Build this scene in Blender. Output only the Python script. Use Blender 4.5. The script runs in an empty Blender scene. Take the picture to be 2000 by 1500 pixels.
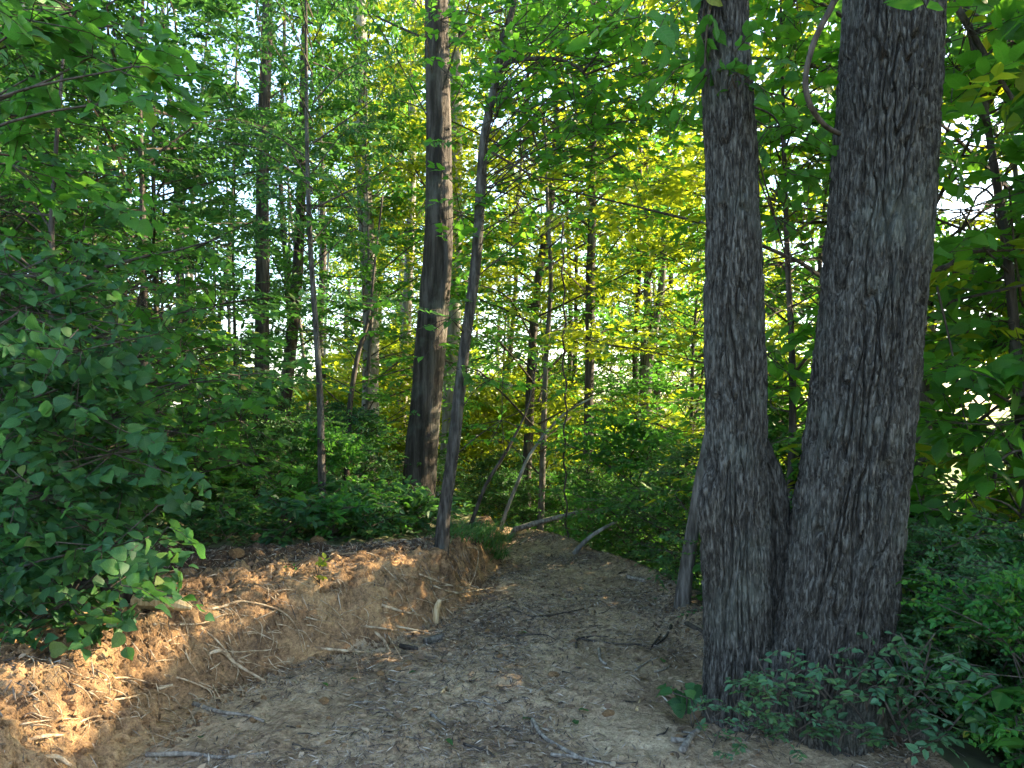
import bpy, math, random
import numpy as np
from mathutils import Vector, Matrix
random.seed(7)
RNG = np.random.default_rng(11)
scene = bpy.context.scene
COL = scene.collection

# ------------------------------------------------------------------ camera, sky, sun, exposure
FPX, HORIZON, EYE = 1445.0, 790.0, 1.6          # photo: focal length in px, horizon row, eye height
cd = bpy.data.cameras.new('camera'); cam = bpy.data.objects.new('camera', cd); COL.objects.link(cam)
cd.sensor_width = 36.0; cd.lens = FPX / 2000 * 36.0
cd.shift_y = (HORIZON - 750) / 2000.0
cd.clip_start = 0.05; cd.clip_end = 3000
cam.location = (0, 0, EYE); cam.rotation_euler = (math.radians(90), 0, 0)
scene.camera = cam

SUN_AZ, SUN_EL = math.radians(72), math.radians(27)
SUN = np.array([math.cos(SUN_EL) * math.sin(SUN_AZ), math.cos(SUN_EL) * math.cos(SUN_AZ), math.sin(SUN_EL)])
world = bpy.data.worlds.new('World'); scene.world = world; world.use_nodes = True
wn = world.node_tree; wn.nodes.clear()
sky = wn.nodes.new('ShaderNodeTexSky'); sky.sky_type = 'NISHITA'; sky.sun_disc = False
sky.sun_elevation = SUN_EL; sky.sun_rotation = SUN_AZ
sky.air_density = 1.0; sky.dust_density = 1.5; sky.ozone_density = 1.0
bg = wn.nodes.new('ShaderNodeBackground'); bg.inputs['Strength'].default_value = 0.15
wo = wn.nodes.new('ShaderNodeOutputWorld')
wn.links.new(sky.outputs['Color'], bg.inputs['Color']); wn.links.new(bg.outputs[0], wo.inputs[0])
sd = bpy.data.lights.new('sun', 'SUN'); so = bpy.data.objects.new('sun', sd); COL.objects.link(so)
sd.energy = 4.6; sd.angle = math.radians(0.53); sd.color = (1.0, 0.80, 0.52)
so.rotation_euler = Vector((-SUN[0], -SUN[1], -SUN[2])).to_track_quat('-Z', 'Y').to_euler()
so.location = (20, 5, 20)
vs = scene.view_settings
vs.view_transform = 'Standard'; vs.look = 'None'; vs.gamma = 1.0; vs.use_curve_mapping = False
vs.exposure = 2.75
scene.render.engine = 'CYCLES'
scene.cycles.use_denoising = True
scene.cycles.max_bounces = 5; scene.cycles.diffuse_bounces = 3; scene.cycles.glossy_bounces = 1
scene.cycles.transmission_bounces = 3; scene.cycles.transparent_max_bounces = 2
scene.cycles.use_adaptive_sampling = True; scene.cycles.adaptive_threshold = 0.02
scene.cycles.caustics_reflective = False; scene.cycles.caustics_refractive = False

# ------------------------------------------------------------------ noise (numpy)
def _hash(ix, iy, seed):
    h = (ix.astype(np.int64) * 374761393 + iy.astype(np.int64) * 668265263 + seed * 1442695041) & 0x7fffffff
    h = ((h ^ (h >> 13)) * 1274126177) & 0x7fffffff
    h = ((h ^ (h >> 16)) * 1103515245 + 12345) & 0x7fffffff
    return (h ^ (h >> 15)) & 0xffffff
def rnd2(ix, iy, seed): return _hash(ix, iy, seed) / float(0xffffff)
def vnoise(x, y, seed=0):
    x = np.asarray(x, float); y = np.asarray(y, float)
    ix = np.floor(x); iy = np.floor(y); fx = x - ix; fy = y - iy
    fx = fx * fx * (3 - 2 * fx); fy = fy * fy * (3 - 2 * fy)
    a = rnd2(ix, iy, seed); b = rnd2(ix + 1, iy, seed); c = rnd2(ix, iy + 1, seed); d = rnd2(ix + 1, iy + 1, seed)
    return (a * (1 - fx) + b * fx) * (1 - fy) + (c * (1 - fx) + d * fx) * fy - 0.5
def fbm(x, y, oct=4, seed=0, gain=0.5):
    s = 0; a = 1.0; f = 1.0
    for o in range(oct):
        s = s + a * vnoise(x * f + 17.3 * o, y * f - 9.1 * o, seed + o); a *= gain; f *= 2.03
    return s
def worley(x, y, seed=0, wrap=None, ids=False):
    ix = np.floor(x); iy = np.floor(y)
    f1 = np.full(x.shape, 9.0); f2 = np.full(x.shape, 9.0); cid = np.zeros(x.shape)
    for dx in (-1, 0, 1):
        for dy in (-1, 0, 1):
            cx = ix + dx; cy = iy + dy
            hx = np.mod(cx, wrap) if wrap else cx
            px = cx + rnd2(hx, cy, seed); py = cy + rnd2(hx, cy, seed + 77)
            d = np.hypot(px - x, py - y)
            if ids: cid = np.where(d < f1, rnd2(hx, cy, seed + 5), cid)
            f2 = np.minimum(np.maximum(d, f1), f2); f1 = np.minimum(f1, d)
    return (f1, f2, cid) if ids else (f1, f2)
def sstep(a, b, x):
    t = np.clip((x - a) / (b - a), 0, 1); return t * t * (3 - 2 * t)

# ------------------------------------------------------------------ materials
def new_mat(name):
    m = bpy.data.materials.new(name); m.use_nodes = True
    nt = m.node_tree; nt.nodes.clear()
    out = nt.nodes.new('ShaderNodeOutputMaterial')
    return m, nt, out
def N(nt, t, **kw):
    n = nt.nodes.new(t)
    for k, v in kw.items():
        if k in n.inputs: n.inputs[k].default_value = v
        else: setattr(n, k, v)
    return n
def ramp(nt, fac, stops):
    r = nt.nodes.new('ShaderNodeValToRGB'); e = r.color_ramp.elements
    while len(e) < len(stops): e.new(0.5)
    for el, (p, c) in zip(e, stops): el.position = p; el.color = (*c, 1)
    nt.links.new(fac, r.inputs[0]); return r
def noise_tex(nt, vec, scale, detail=5.0, rough=0.55):
    n = N(nt, 'ShaderNodeTexNoise'); n.inputs['Scale'].default_value = scale
    n.inputs['Detail'].default_value = detail; n.inputs['Roughness'].default_value = rough
    if vec is not None: nt.links.new(vec, n.inputs['Vector'])
    return n
def per_piece(nt):
    at = N(nt, 'ShaderNodeAttribute', attribute_name='rnd'); oi = N(nt, 'ShaderNodeObjectInfo')
    ad = N(nt, 'ShaderNodeMath', operation='ADD'); nt.links.new(at.outputs['Fac'], ad.inputs[0]); nt.links.new(oi.outputs['Random'], ad.inputs[1])
    fr = N(nt, 'ShaderNodeMath', operation='FRACT'); nt.links.new(ad.outputs[0], fr.inputs[0])
    return fr.outputs[0], oi.outputs['Random']
def leaf_mat(name, stops, trans, tmix=0.42, rough=0.5, spec=0.28, veins=True):
    m, nt, out = new_mat(name)
    v, ob = per_piece(nt)
    r = ramp(nt, v, stops)
    hs = N(nt, 'ShaderNodeHueSaturation'); nt.links.new(r.outputs[0], hs.inputs['Color'])
    mr = N(nt, 'ShaderNodeMapRange'); mr.inputs[3].default_value = 0.485; mr.inputs[4].default_value = 0.515
    nt.links.new(ob, mr.inputs[0]); nt.links.new(mr.outputs[0], hs.inputs['Hue'])
    tc = N(nt, 'ShaderNodeTexCoord'); nz = noise_tex(nt, tc.outputs['Object'], 9.0, 2.0)
    mv = N(nt, 'ShaderNodeMapRange'); mv.inputs[1].default_value = 0.3; mv.inputs[2].default_value = 0.7
    mv.inputs[3].default_value = 0.75; mv.inputs[4].default_value = 1.25
    nt.links.new(nz.outputs['Fac'], mv.inputs[0]); nt.links.new(mv.outputs[0], hs.inputs['Value'])
    lc = hs.outputs[0]
    p = N(nt, 'ShaderNodeBsdfPrincipled')
    if veins:
        at = N(nt, 'ShaderNodeAttribute', attribute_name='luv'); sx = N(nt, 'ShaderNodeSeparateXYZ'); nt.links.new(at.outputs['Vector'], sx.inputs[0])
        ab = N(nt, 'ShaderNodeMath', operation='ABSOLUTE'); nt.links.new(sx.outputs['Y'], ab.inputs[0])
        k1 = N(nt, 'ShaderNodeMath', operation='MULTIPLY_ADD'); nt.links.new(ab.outputs[0], k1.inputs[0]); k1.inputs[1].default_value = -0.75; nt.links.new(sx.outputs['X'], k1.inputs[2])
        k2 = N(nt, 'ShaderNodeMath', operation='MULTIPLY'); nt.links.new(k1.outputs[0], k2.inputs[0]); k2.inputs[1].default_value = 8.0
        k3 = N(nt, 'ShaderNodeMath', operation='PINGPONG'); nt.links.new(k2.outputs[0], k3.inputs[0]); k3.inputs[1].default_value = 0.5
        v1 = N(nt, 'ShaderNodeMapRange'); nt.links.new(k3.outputs[0], v1.inputs[0]); v1.inputs[1].default_value = 0.0; v1.inputs[2].default_value = 0.13; v1.inputs[3].default_value = 1.0; v1.inputs[4].default_value = 0.0
        v2 = N(nt, 'ShaderNodeMapRange'); nt.links.new(ab.outputs[0], v2.inputs[0]); v2.inputs[1].default_value = 0.004; v2.inputs[2].default_value = 0.03; v2.inputs[3].default_value = 1.0; v2.inputs[4].default_value = 0.0
        vm = N(nt, 'ShaderNodeMath', operation='MAXIMUM'); nt.links.new(v1.outputs[0], vm.inputs[0]); nt.links.new(v2.outputs[0], vm.inputs[1])
        has = N(nt, 'ShaderNodeMath', operation='GREATER_THAN'); nt.links.new(sx.outputs['X'], has.inputs[0]); has.inputs[1].default_value = 0.0005
        vv = N(nt, 'ShaderNodeMath', operation='MULTIPLY'); nt.links.new(vm.outputs[0], vv.inputs[0]); nt.links.new(has.outputs[0], vv.inputs[1])
        vf = N(nt, 'ShaderNodeMath', operation='MULTIPLY'); nt.links.new(vv.outputs[0], vf.inputs[0]); vf.inputs[1].default_value = 0.28
        vx = N(nt, 'ShaderNodeMix', data_type='RGBA'); nt.links.new(vf.outputs[0], vx.inputs[0]); nt.links.new(lc, vx.inputs[6]); vx.inputs[7].default_value = (0.16, 0.24, 0.08, 1)
        lc = vx.outputs[2]
        bp = N(nt, 'ShaderNodeBump'); bp.inputs['Strength'].default_value = 0.35; bp.inputs['Distance'].default_value = 0.004; bp.invert = True
        nt.links.new(vv.outputs[0], bp.inputs['Height']); nt.links.new(bp.outputs[0], p.inputs['Normal'])
    nt.links.new(lc, p.inputs['Base Color'])
    p.inputs['Roughness'].default_value = rough; p.inputs['Specular IOR Level'].default_value = spec
    t = N(nt, 'ShaderNodeBsdfTranslucent')
    mx = N(nt, 'ShaderNodeMix', data_type='RGBA', blend_type='MIX'); mx.inputs[0].default_value = 0.7
    nt.links.new(hs.outputs[0], mx.inputs[6]); mx.inputs[7].default_value = (*trans, 1)
    nt.links.new(mx.outputs[2], t.inputs['Color'])
    ms = N(nt, 'ShaderNodeMixShader'); ms.inputs[0].default_value = tmix
    nt.links.new(p.outputs[0], ms.inputs[1]); nt.links.new(t.outputs[0], ms.inputs[2]); nt.links.new(ms.outputs[0], out.inputs[0])
    return m
GREEN = [(0.0, (0.020, 0.085, 0.022)), (0.45, (0.030, 0.120, 0.020)), (0.8, (0.050, 0.155, 0.018)), (0.97, (0.065, 0.165, 0.02)), (1.0, (0.22, 0.20, 0.03))]
SHADE_BLUEGREEN = [(0.0, (0.015, 0.058, 0.026)), (0.35, (0.022, 0.085, 0.030)), (0.7, (0.034, 0.108, 0.030)), (0.95, (0.055, 0.13, 0.028)), (1.0, (0.12, 0.15, 0.03))]  # darker and bluer: the cool cast of shade put into the leaf colour
SUNLIT_YELLOW = [(0.0, (0.045, 0.125, 0.016)), (0.5, (0.080, 0.165, 0.016)), (0.9, (0.14, 0.19, 0.02)), (1.0, (0.26, 0.21, 0.02))]  # yellower leaf stops, with the glow of low sun mixed into the colour
M = {}
M['leaf_mid'] = leaf_mat('leaf_mid', GREEN, (0.15, 0.43, 0.04))
M['leaf_shade_blue'] = leaf_mat('leaf_shade_blue', SHADE_BLUEGREEN, (0.12, 0.34, 0.05), 0.36)
M['leaf_sunlit'] = leaf_mat('leaf_sunlit', SUNLIT_YELLOW, (0.56, 0.66, 0.02), 0.52)
M['leaf_right'] = leaf_mat('leaf_right', GREEN, (0.22, 0.58, 0.03), 0.5)
M['leaf_sprout'] = leaf_mat('leaf_sprout', [(0.0, (0.05, 0.13, 0.065)), (0.6, (0.075, 0.17, 0.08)), (1.0, (0.10, 0.19, 0.06))], (0.15, 0.36, 0.08), 0.36)
M['leaf_shrub'] = leaf_mat('leaf_shrub', [(0.0, (0.030, 0.095, 0.040)), (0.5, (0.045, 0.125, 0.046)), (0.9, (0.070, 0.155, 0.045)), (1.0, (0.12, 0.17, 0.04))], (0.16, 0.42, 0.06), 0.38)

def bark_mat(name, dark, mid, light, sx=14.0, sz=2.2, bump=0.6, lichen=0.0):
    m, nt, out = new_mat(name)
    tc = N(nt, 'ShaderNodeTexCoord'); mp = N(nt, 'ShaderNodeMapping'); mp.inputs['Scale'].default_value = (sx, sx, sz)
    nt.links.new(tc.outputs['Object'], mp.inputs[0])
    n1 = noise_tex(nt, mp.outputs[0], 1.0, 6.0, 0.6)
    n2 = noise_tex(nt, mp.outputs[0], 4.0, 4.0, 0.6)
    r = ramp(nt, n1.outputs['Fac'], [(0.38, dark), (0.5, mid), (0.64, light)])
    col = r.outputs[0]
    big = noise_tex(nt, tc.outputs['Object'], 2.3, 4.0, 0.6)
    if lichen:
        rr = ramp(nt, big.outputs['Fac'], [(0.52, (0, 0, 0)), (0.68, (1, 1, 1))])
        sc = N(nt, 'ShaderNodeMath', operation='MULTIPLY'); sc.inputs[1].default_value = lichen; nt.links.new(rr.outputs[0], sc.inputs[0])
        mx = N(nt, 'ShaderNodeMix', data_type='RGBA'); nt.links.new(sc.outputs[0], mx.inputs[0])
        nt.links.new(col, mx.inputs[6]); mx.inputs[7].default_value = (0.20, 0.23, 0.19, 1); col = mx.outputs[2]
    p = N(nt, 'ShaderNodeBsdfPrincipled'); nt.links.new(col, p.inputs['Base Color']); p.inputs['Roughness'].default_value = 0.85
    p.inputs['Specular IOR Level'].default_value = 0.25
    ad = N(nt, 'ShaderNodeMath', operation='ADD'); nt.links.new(n1.outputs['Fac'], ad.inputs[0]); nt.links.new(n2.outputs['Fac'], ad.inputs[1])
    b = N(nt, 'ShaderNodeBump'); b.inputs['Strength'].default_value = bump; b.inputs['Distance'].default_value = 0.02
    nt.links.new(ad.outputs[0], b.inputs['Height']); nt.links.new(b.outputs[0], p.inputs['Normal'])
    nt.links.new(p.outputs[0], out.inputs[0]); return m
M['bark_big'] = bark_mat('bark_big', (0.020, 0.0175, 0.0135), (0.066, 0.061, 0.051), (0.172, 0.166, 0.145), 85, 15, 0.9, 0.28)
M['bark_dark'] = bark_mat('bark_dark', (0.022, 0.018, 0.014), (0.050, 0.041, 0.033), (0.095, 0.082, 0.070), 16, 1.6, 0.7, 0.25)
M['bark_pale'] = bark_mat('bark_pale', (0.12, 0.115, 0.10), (0.21, 0.20, 0.18), (0.33, 0.32, 0.29), 10, 2.0, 0.4, 0.5)
M['bark_sapling'] = bark_mat('bark_sapling', (0.05, 0.044, 0.036), (0.10, 0.09, 0.075), (0.17, 0.155, 0.135), 26, 4.0, 0.7, 0.45)
M['bark_slim'] = bark_mat('bark_slim', (0.030, 0.026, 0.021), (0.066, 0.059, 0.049), (0.125, 0.115, 0.098), 34, 6.0, 0.9, 0.5)
M['twig'] = bark_mat('twig', (0.025, 0.02, 0.015), (0.055, 0.045, 0.035), (0.09, 0.075, 0.06), 30, 8, 0.2)
M['twig_pale'] = bark_mat('twig_pale', (0.10, 0.085, 0.07), (0.20, 0.175, 0.14), (0.30, 0.27, 0.22), 40, 20, 0.4)
M['root'] = bark_mat('root', (0.20, 0.13, 0.075), (0.38, 0.28, 0.17), (0.56, 0.46, 0.32), 22, 22, 0.5)
M['wood_raw'] = bark_mat('wood_raw', (0.30, 0.20, 0.09), (0.45, 0.33, 0.17), (0.55, 0.43, 0.26), 60, 8, 0.3)

def soil_mat(name, stops, scale, fine, bump=0.5, cracks=0.0):
    m, nt, out = new_mat(name)
    tc = N(nt, 'ShaderNodeTexCoord')
    n1 = noise_tex(nt, tc.outputs['Object'], scale, 8.0, 0.62)
    n2 = noise_tex(nt, tc.outputs['Object'], fine, 5.0, 0.65)
    n3 = noise_tex(nt, tc.outputs['Object'], fine * 3.1, 4.0, 0.7)
    a = N(nt, 'ShaderNodeMix', data_type='FLOAT'); a.inputs[0].default_value = 0.42
    nt.links.new(n1.outputs['Fac'], a.inputs[2]); nt.links.new(n2.outputs['Fac'], a.inputs[3])
    r = ramp(nt, a.outputs[0], stops)
    hs = N(nt, 'ShaderNodeHueSaturation'); nt.links.new(r.outputs[0], hs.inputs['Color'])
    mv = N(nt, 'ShaderNodeMapRange'); mv.inputs[1].default_value = 0.3; mv.inputs[2].default_value = 0.7; mv.inputs[3].default_value = 0.65; mv.inputs[4].default_value = 1.35
    nt.links.new(n3.outputs['Fac'], mv.inputs[0]); nt.links.new(mv.outputs[0], hs.inputs['Value'])
    p = N(nt, 'ShaderNodeBsdfPrincipled'); nt.links.new(hs.outputs[0], p.inputs['Base Color']); p.inputs['Roughness'].default_value = 0.95
    p.inputs['Specular IOR Level'].default_value = 0.15
    ad = N(nt, 'ShaderNodeMath', operation='ADD'); nt.links.new(n2.outputs['Fac'], ad.inputs[0]); nt.links.new(n3.outputs['Fac'], ad.inputs[1])
    b = N(nt, 'ShaderNodeBump'); b.inputs['Strength'].default_value = bump; b.inputs['Distance'].default_value = 0.02
    nt.links.new(ad.outputs[0], b.inputs['Height']); nt.links.new(b.outputs[0], p.inputs['Normal'])
    nt.links.new(p.outputs[0], out.inputs[0]); return m
M['path'] = soil_mat('path', [(0.36, (0.125, 0.084, 0.052)), (0.45, (0.235, 0.165, 0.102)), (0.53, (0.37, 0.272, 0.168)), (0.64, (0.48, 0.37, 0.235))], 1.6, 24, 0.9)
M['bank'] = soil_mat('bank', [(0.33, (0.085, 0.052, 0.032)), (0.42, (0.18, 0.112, 0.062)), (0.50, (0.32, 0.20, 0.105)), (0.58, (0.43, 0.28, 0.14)), (0.70, (0.50, 0.36, 0.20))], 3.0, 34, 0.8)
M['humus'] = soil_mat('humus', [(0.35, (0.030, 0.020, 0.012)), (0.5, (0.075, 0.048, 0.030)), (0.62, (0.13, 0.085, 0.05)), (0.72, (0.18, 0.13, 0.08))], 2.0, 20, 0.8)
def floor_mat():
    m, nt, out = new_mat('forest_floor')
    tc = N(nt, 'ShaderNodeTexCoord'); n1 = noise_tex(nt, tc.outputs['Object'], 1.2, 8.0, 0.65)
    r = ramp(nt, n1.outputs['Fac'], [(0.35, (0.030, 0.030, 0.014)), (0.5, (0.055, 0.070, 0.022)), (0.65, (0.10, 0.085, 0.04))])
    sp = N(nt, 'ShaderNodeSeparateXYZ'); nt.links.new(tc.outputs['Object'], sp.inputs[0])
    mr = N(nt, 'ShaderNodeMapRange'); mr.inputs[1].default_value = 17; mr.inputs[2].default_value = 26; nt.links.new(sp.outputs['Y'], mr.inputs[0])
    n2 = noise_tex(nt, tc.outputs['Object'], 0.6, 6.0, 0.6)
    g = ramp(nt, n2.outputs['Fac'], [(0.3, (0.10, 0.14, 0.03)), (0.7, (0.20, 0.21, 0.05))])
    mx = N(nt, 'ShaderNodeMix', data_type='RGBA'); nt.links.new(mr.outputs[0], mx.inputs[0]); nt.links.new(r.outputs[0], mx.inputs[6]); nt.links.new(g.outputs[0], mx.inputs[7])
    p = N(nt, 'ShaderNodeBsdfPrincipled'); nt.links.new(mx.outputs[2], p.inputs['Base Color']); p.inputs['Roughness'].default_value = 0.95
    b = N(nt, 'ShaderNodeBump'); b.inputs['Strength'].default_value = 0.6; nt.links.new(n1.outputs['Fac'], b.inputs['Height']); nt.links.new(b.outputs[0], p.inputs['Normal'])
    nt.links.new(p.outputs[0], out.inputs[0]); return m
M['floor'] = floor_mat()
def chip_mat(name, stops):
    m, nt, out = new_mat(name); v, ob = per_piece(nt); r = ramp(nt, v, stops)
    p = N(nt, 'ShaderNodeBsdfPrincipled'); nt.links.new(r.outputs[0], p.inputs['Base Color']); p.inputs['Roughness'].default_value = 0.8
    nt.links.new(p.outputs[0], out.inputs[0]); return m
M['chips'] = chip_mat('chips', [(0.0, (0.025, 0.018, 0.013)), (0.45, (0.09, 0.064, 0.045)), (0.70, (0.20, 0.155, 0.11)), (0.93, (0.32, 0.265, 0.20)), (1.0, (0.46, 0.40, 0.32))])
M['dead_leaf'] = chip_mat('dead_leaf', [(0.0, (0.05, 0.032, 0.02)), (0.5, (0.13, 0.080, 0.045)), (0.85, (0.24, 0.165, 0.10)), (1.0, (0.34, 0.26, 0.17))])
M['clods'] = soil_mat('clods', [(0.34, (0.12, 0.07, 0.04)), (0.5, (0.25, 0.15, 0.075)), (0.66, (0.40, 0.25, 0.12))], 3.0, 25, 0.7)

# ------------------------------------------------------------------ mesh helpers
def mesh_quads(name, verts, quads, mats, mat_idx=None, rnd=None, smooth=False, luv=None):
    me = bpy.data.meshes.new(name)
    v = np.asarray(verts, np.float32); q = np.asarray(quads, np.int32); nf = len(q)
    me.vertices.add(len(v)); me.vertices.foreach_set('co', v.ravel())
    me.loops.add(nf * 4); me.loops.foreach_set('vertex_index', q.ravel())
    me.polygons.add(nf); me.polygons.foreach_set('loop_start', np.arange(0, nf * 4, 4, dtype=np.int32))
    if mat_idx is not None: me.polygons.foreach_set('material_index', np.asarray(mat_idx, np.int32))
    me.polygons.foreach_set('use_smooth', np.full(nf, bool(smooth)))
    for m in mats: me.materials.append(M[m])
    if rnd is not None:
        a = me.attributes.new('rnd', 'FLOAT', 'FACE'); a.data.foreach_set('value', np.asarray(rnd, np.float32))
    if luv is not None:
        a = me.attributes.new('luv', 'FLOAT_VECTOR', 'POINT'); a.data.foreach_set('vector', np.asarray(luv, np.float32).ravel())
    me.update(calc_edges=True); return me
def link(name, me, parent=None, loc=None):
    o = bpy.data.objects.new(name, me); COL.objects.link(o)
    if parent is not None: o.parent = parent
    if loc is not None: o.location = loc
    return o
def tag(o, label=None, cat=None, group=None, kind=None):
    if label: o['label'] = label
    if cat: o['category'] = cat
    if group: o['group'] = group
    if kind: o['kind'] = kind
    return o
def thing(name, loc, label, cat, group=None):
    return tag(link(name, None, None, loc), label, cat, group)
def catmull(pts, n):
    """n points (any columns) along a smooth curve through pts"""
    p = np.asarray(pts, float)
    if len(p) == 2: return p[0] + (p[1] - p[0]) * np.linspace(0, 1, n)[:, None]
    q = np.vstack([2 * p[0] - p[1], p, 2 * p[-1] - p[-2]])
    seg = np.linalg.norm(np.diff(p[:, :3], axis=0), axis=1); cum = np.concatenate([[0], np.cumsum(seg)])
    s = np.linspace(0, cum[-1], n); i = np.clip(np.searchsorted(cum, s, 'right') - 1, 0, len(p) - 2)
    t = ((s - cum[i]) / np.maximum(seg[i], 1e-9))[:, None]
    a, b, c, d = q[i], q[i + 1], q[i + 2], q[i + 3]
    return 0.5 * (2 * b + (c - a) * t + (2 * a - 5 * b + 4 * c - d) * t ** 2 + (3 * b - a - 3 * c + d) * t ** 3)
def tube(pts, rad, sides, disp=None, cap=True):
    """swept tube; pts (n,3), rad (n,); disp(u_angle, s_along, ring_r) -> radial offset. returns verts, quads"""
    p = np.asarray(pts, float); n = len(p); r = np.asarray(rad, float)
    t = np.gradient(p, axis=0); t /= np.linalg.norm(t, axis=1)[:, None] + 1e-12
    ref = np.array([0, 1.0, 0]) if abs(t[0][1]) < 0.9 else np.array([1.0, 0, 0])
    U = np.empty((n, 3)); u = ref - t[0] * ref.dot(t[0]); u /= np.linalg.norm(u)
    for i in range(n):
        u = u - t[i] * u.dot(t[i]); u /= np.linalg.norm(u) + 1e-12; U[i] = u
    V = np.cross(t, U)
    a = np.linspace(0, 2 * math.pi, sides, endpoint=False)
    s = np.concatenate([[0], np.cumsum(np.linalg.norm(np.diff(p, axis=0), axis=1))])
    R = np.repeat(r[:, None], sides, 1)
    if disp is not None: R = R + disp(a[None, :] + 0 * R, s[:, None] + 0 * R, R)
    v = p[:, None] + R[..., None] * (np.cos(a)[None, :, None] * U[:, None] + np.sin(a)[None, :, None] * V[:, None])
    i = np.arange(n - 1)[:, None] * sides; j = np.arange(sides)[None, :]; j2 = (j + 1) % sides
    q = np.stack([i + j, i + j2, i + sides + j2, i + sides + j], -1).reshape(-1, 4)
    v = v.reshape(-1, 3)
    if cap:
        k = len(v); v = np.vstack([v, p[0], p[-1]]); e = (n - 1) * sides
        jj = np.arange(0, sides, 2); 
        c0 = np.stack([np.full(len(jj), k), (jj + 2) % sides, (jj + 1) % sides, jj], -1)
        c1 = np.stack([np.full(len(jj), k + 1), e + jj, e + (jj + 1) % sides, e + (jj + 2) % sides], -1)
        q = np.vstack([q, c0, c1])
    return v, q
class Acc:
    def __init__(s): s.v = []; s.q = []; s.m = []; s.r = []; s.n = 0
    def add(s, v, q, mi=0, r=None):
        s.v.append(v); s.q.append(np.asarray(q) + s.n); s.n += len(v)
        s.m.append(np.full(len(q), mi)); s.r.append(np.full(len(q), 0.0) if r is None else r)
    def mesh(s, name, mats, smooth=False):
        return mesh_quads(name, np.vstack(s.v), np.vstack(s.q), mats, np.concatenate(s.m), np.concatenate(s.r), smooth)
def unit(a): return a / (np.linalg.norm(a, axis=-1, keepdims=True) + 1e-12)

# ------------------------------------------------------------------ terrain
FY = np.array([-6, 2.6, 3.3, 3.9, 4.3, 4.6, 5.0, 5.8, 7.2, 9.0, 10.2, 11.5, 13.0, 16.0])
FX = np.array([-1.9, -1.66, -1.70, -1.66, -1.50, -1.24, -0.80, -0.36, -0.14, -0.04, -0.5, -1.7, -3.6, -8.0])
RY = np.array([-6, 3.0, 4.0, 5.0, 6.2, 7.0, 7.6, 8.2, 9.0, 10.2, 11.5, 13.0, 16.0])
RX = np.array([0.95, 1.0, 1.15, 1.32, 1.42, 1.28, 0.98, 0.70, 0.42, 0.3, -0.5, -2.1, -6.0])
def x_foot(y): return np.interp(y, FY, FX)
def x_edge(y): return np.interp(y, RY, RX)
def base_height(x, y):
    wob = 0.10 * vnoise(x * 1.3, y * 1.9, 5) + 0.05 * vnoise(x * 4, y * 5, 6)
    d = (x_foot(y) + wob - x) * 0.86
    hb = np.interp(y, [-6, 3.5, 5.0, 6.2, 9.0, 14], [0.62, 0.62, 0.58, 0.48, 0.26, 0.10])
    fr = np.interp(y, [3.5, 6.0], [0.66, 0.90]); w = np.interp(y, [3.5, 5.0, 6.0], [0.34, 0.27, 0.20])
    z = hb * (fr * sstep(0.0, w, d) + (1 - fr) * sstep(0.2, 1.7, d)) + 0.03 * np.clip(d - 1.2, 0, 12)
    fall = np.maximum(x_edge(y) + 0.12, np.interp(y, [4.4, 5.4], [2.05, 0.0]))
    r = x - fall
    z = z + 0.05 * np.exp(-((x - x_edge(y) + 0.02) / 0.14) ** 2) * sstep(4.2, 5.0, y)
    z = z - np.clip(0.42 * np.clip(r, 0, None), 0, 1.7) * sstep(-0.05, 0.35, r)
    z = z - 0.10 * np.clip(y - 9.0, 0, 6) * sstep(-3, 0.2, x) - 0.04 * np.clip(y - 9, 0, 12) * (x < 40)
    z = z + 0.12 * fbm(x * 0.22, y * 0.22, 3, 31) * sstep(6, 14, np.hypot(x, y - 4))
    return z
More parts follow.
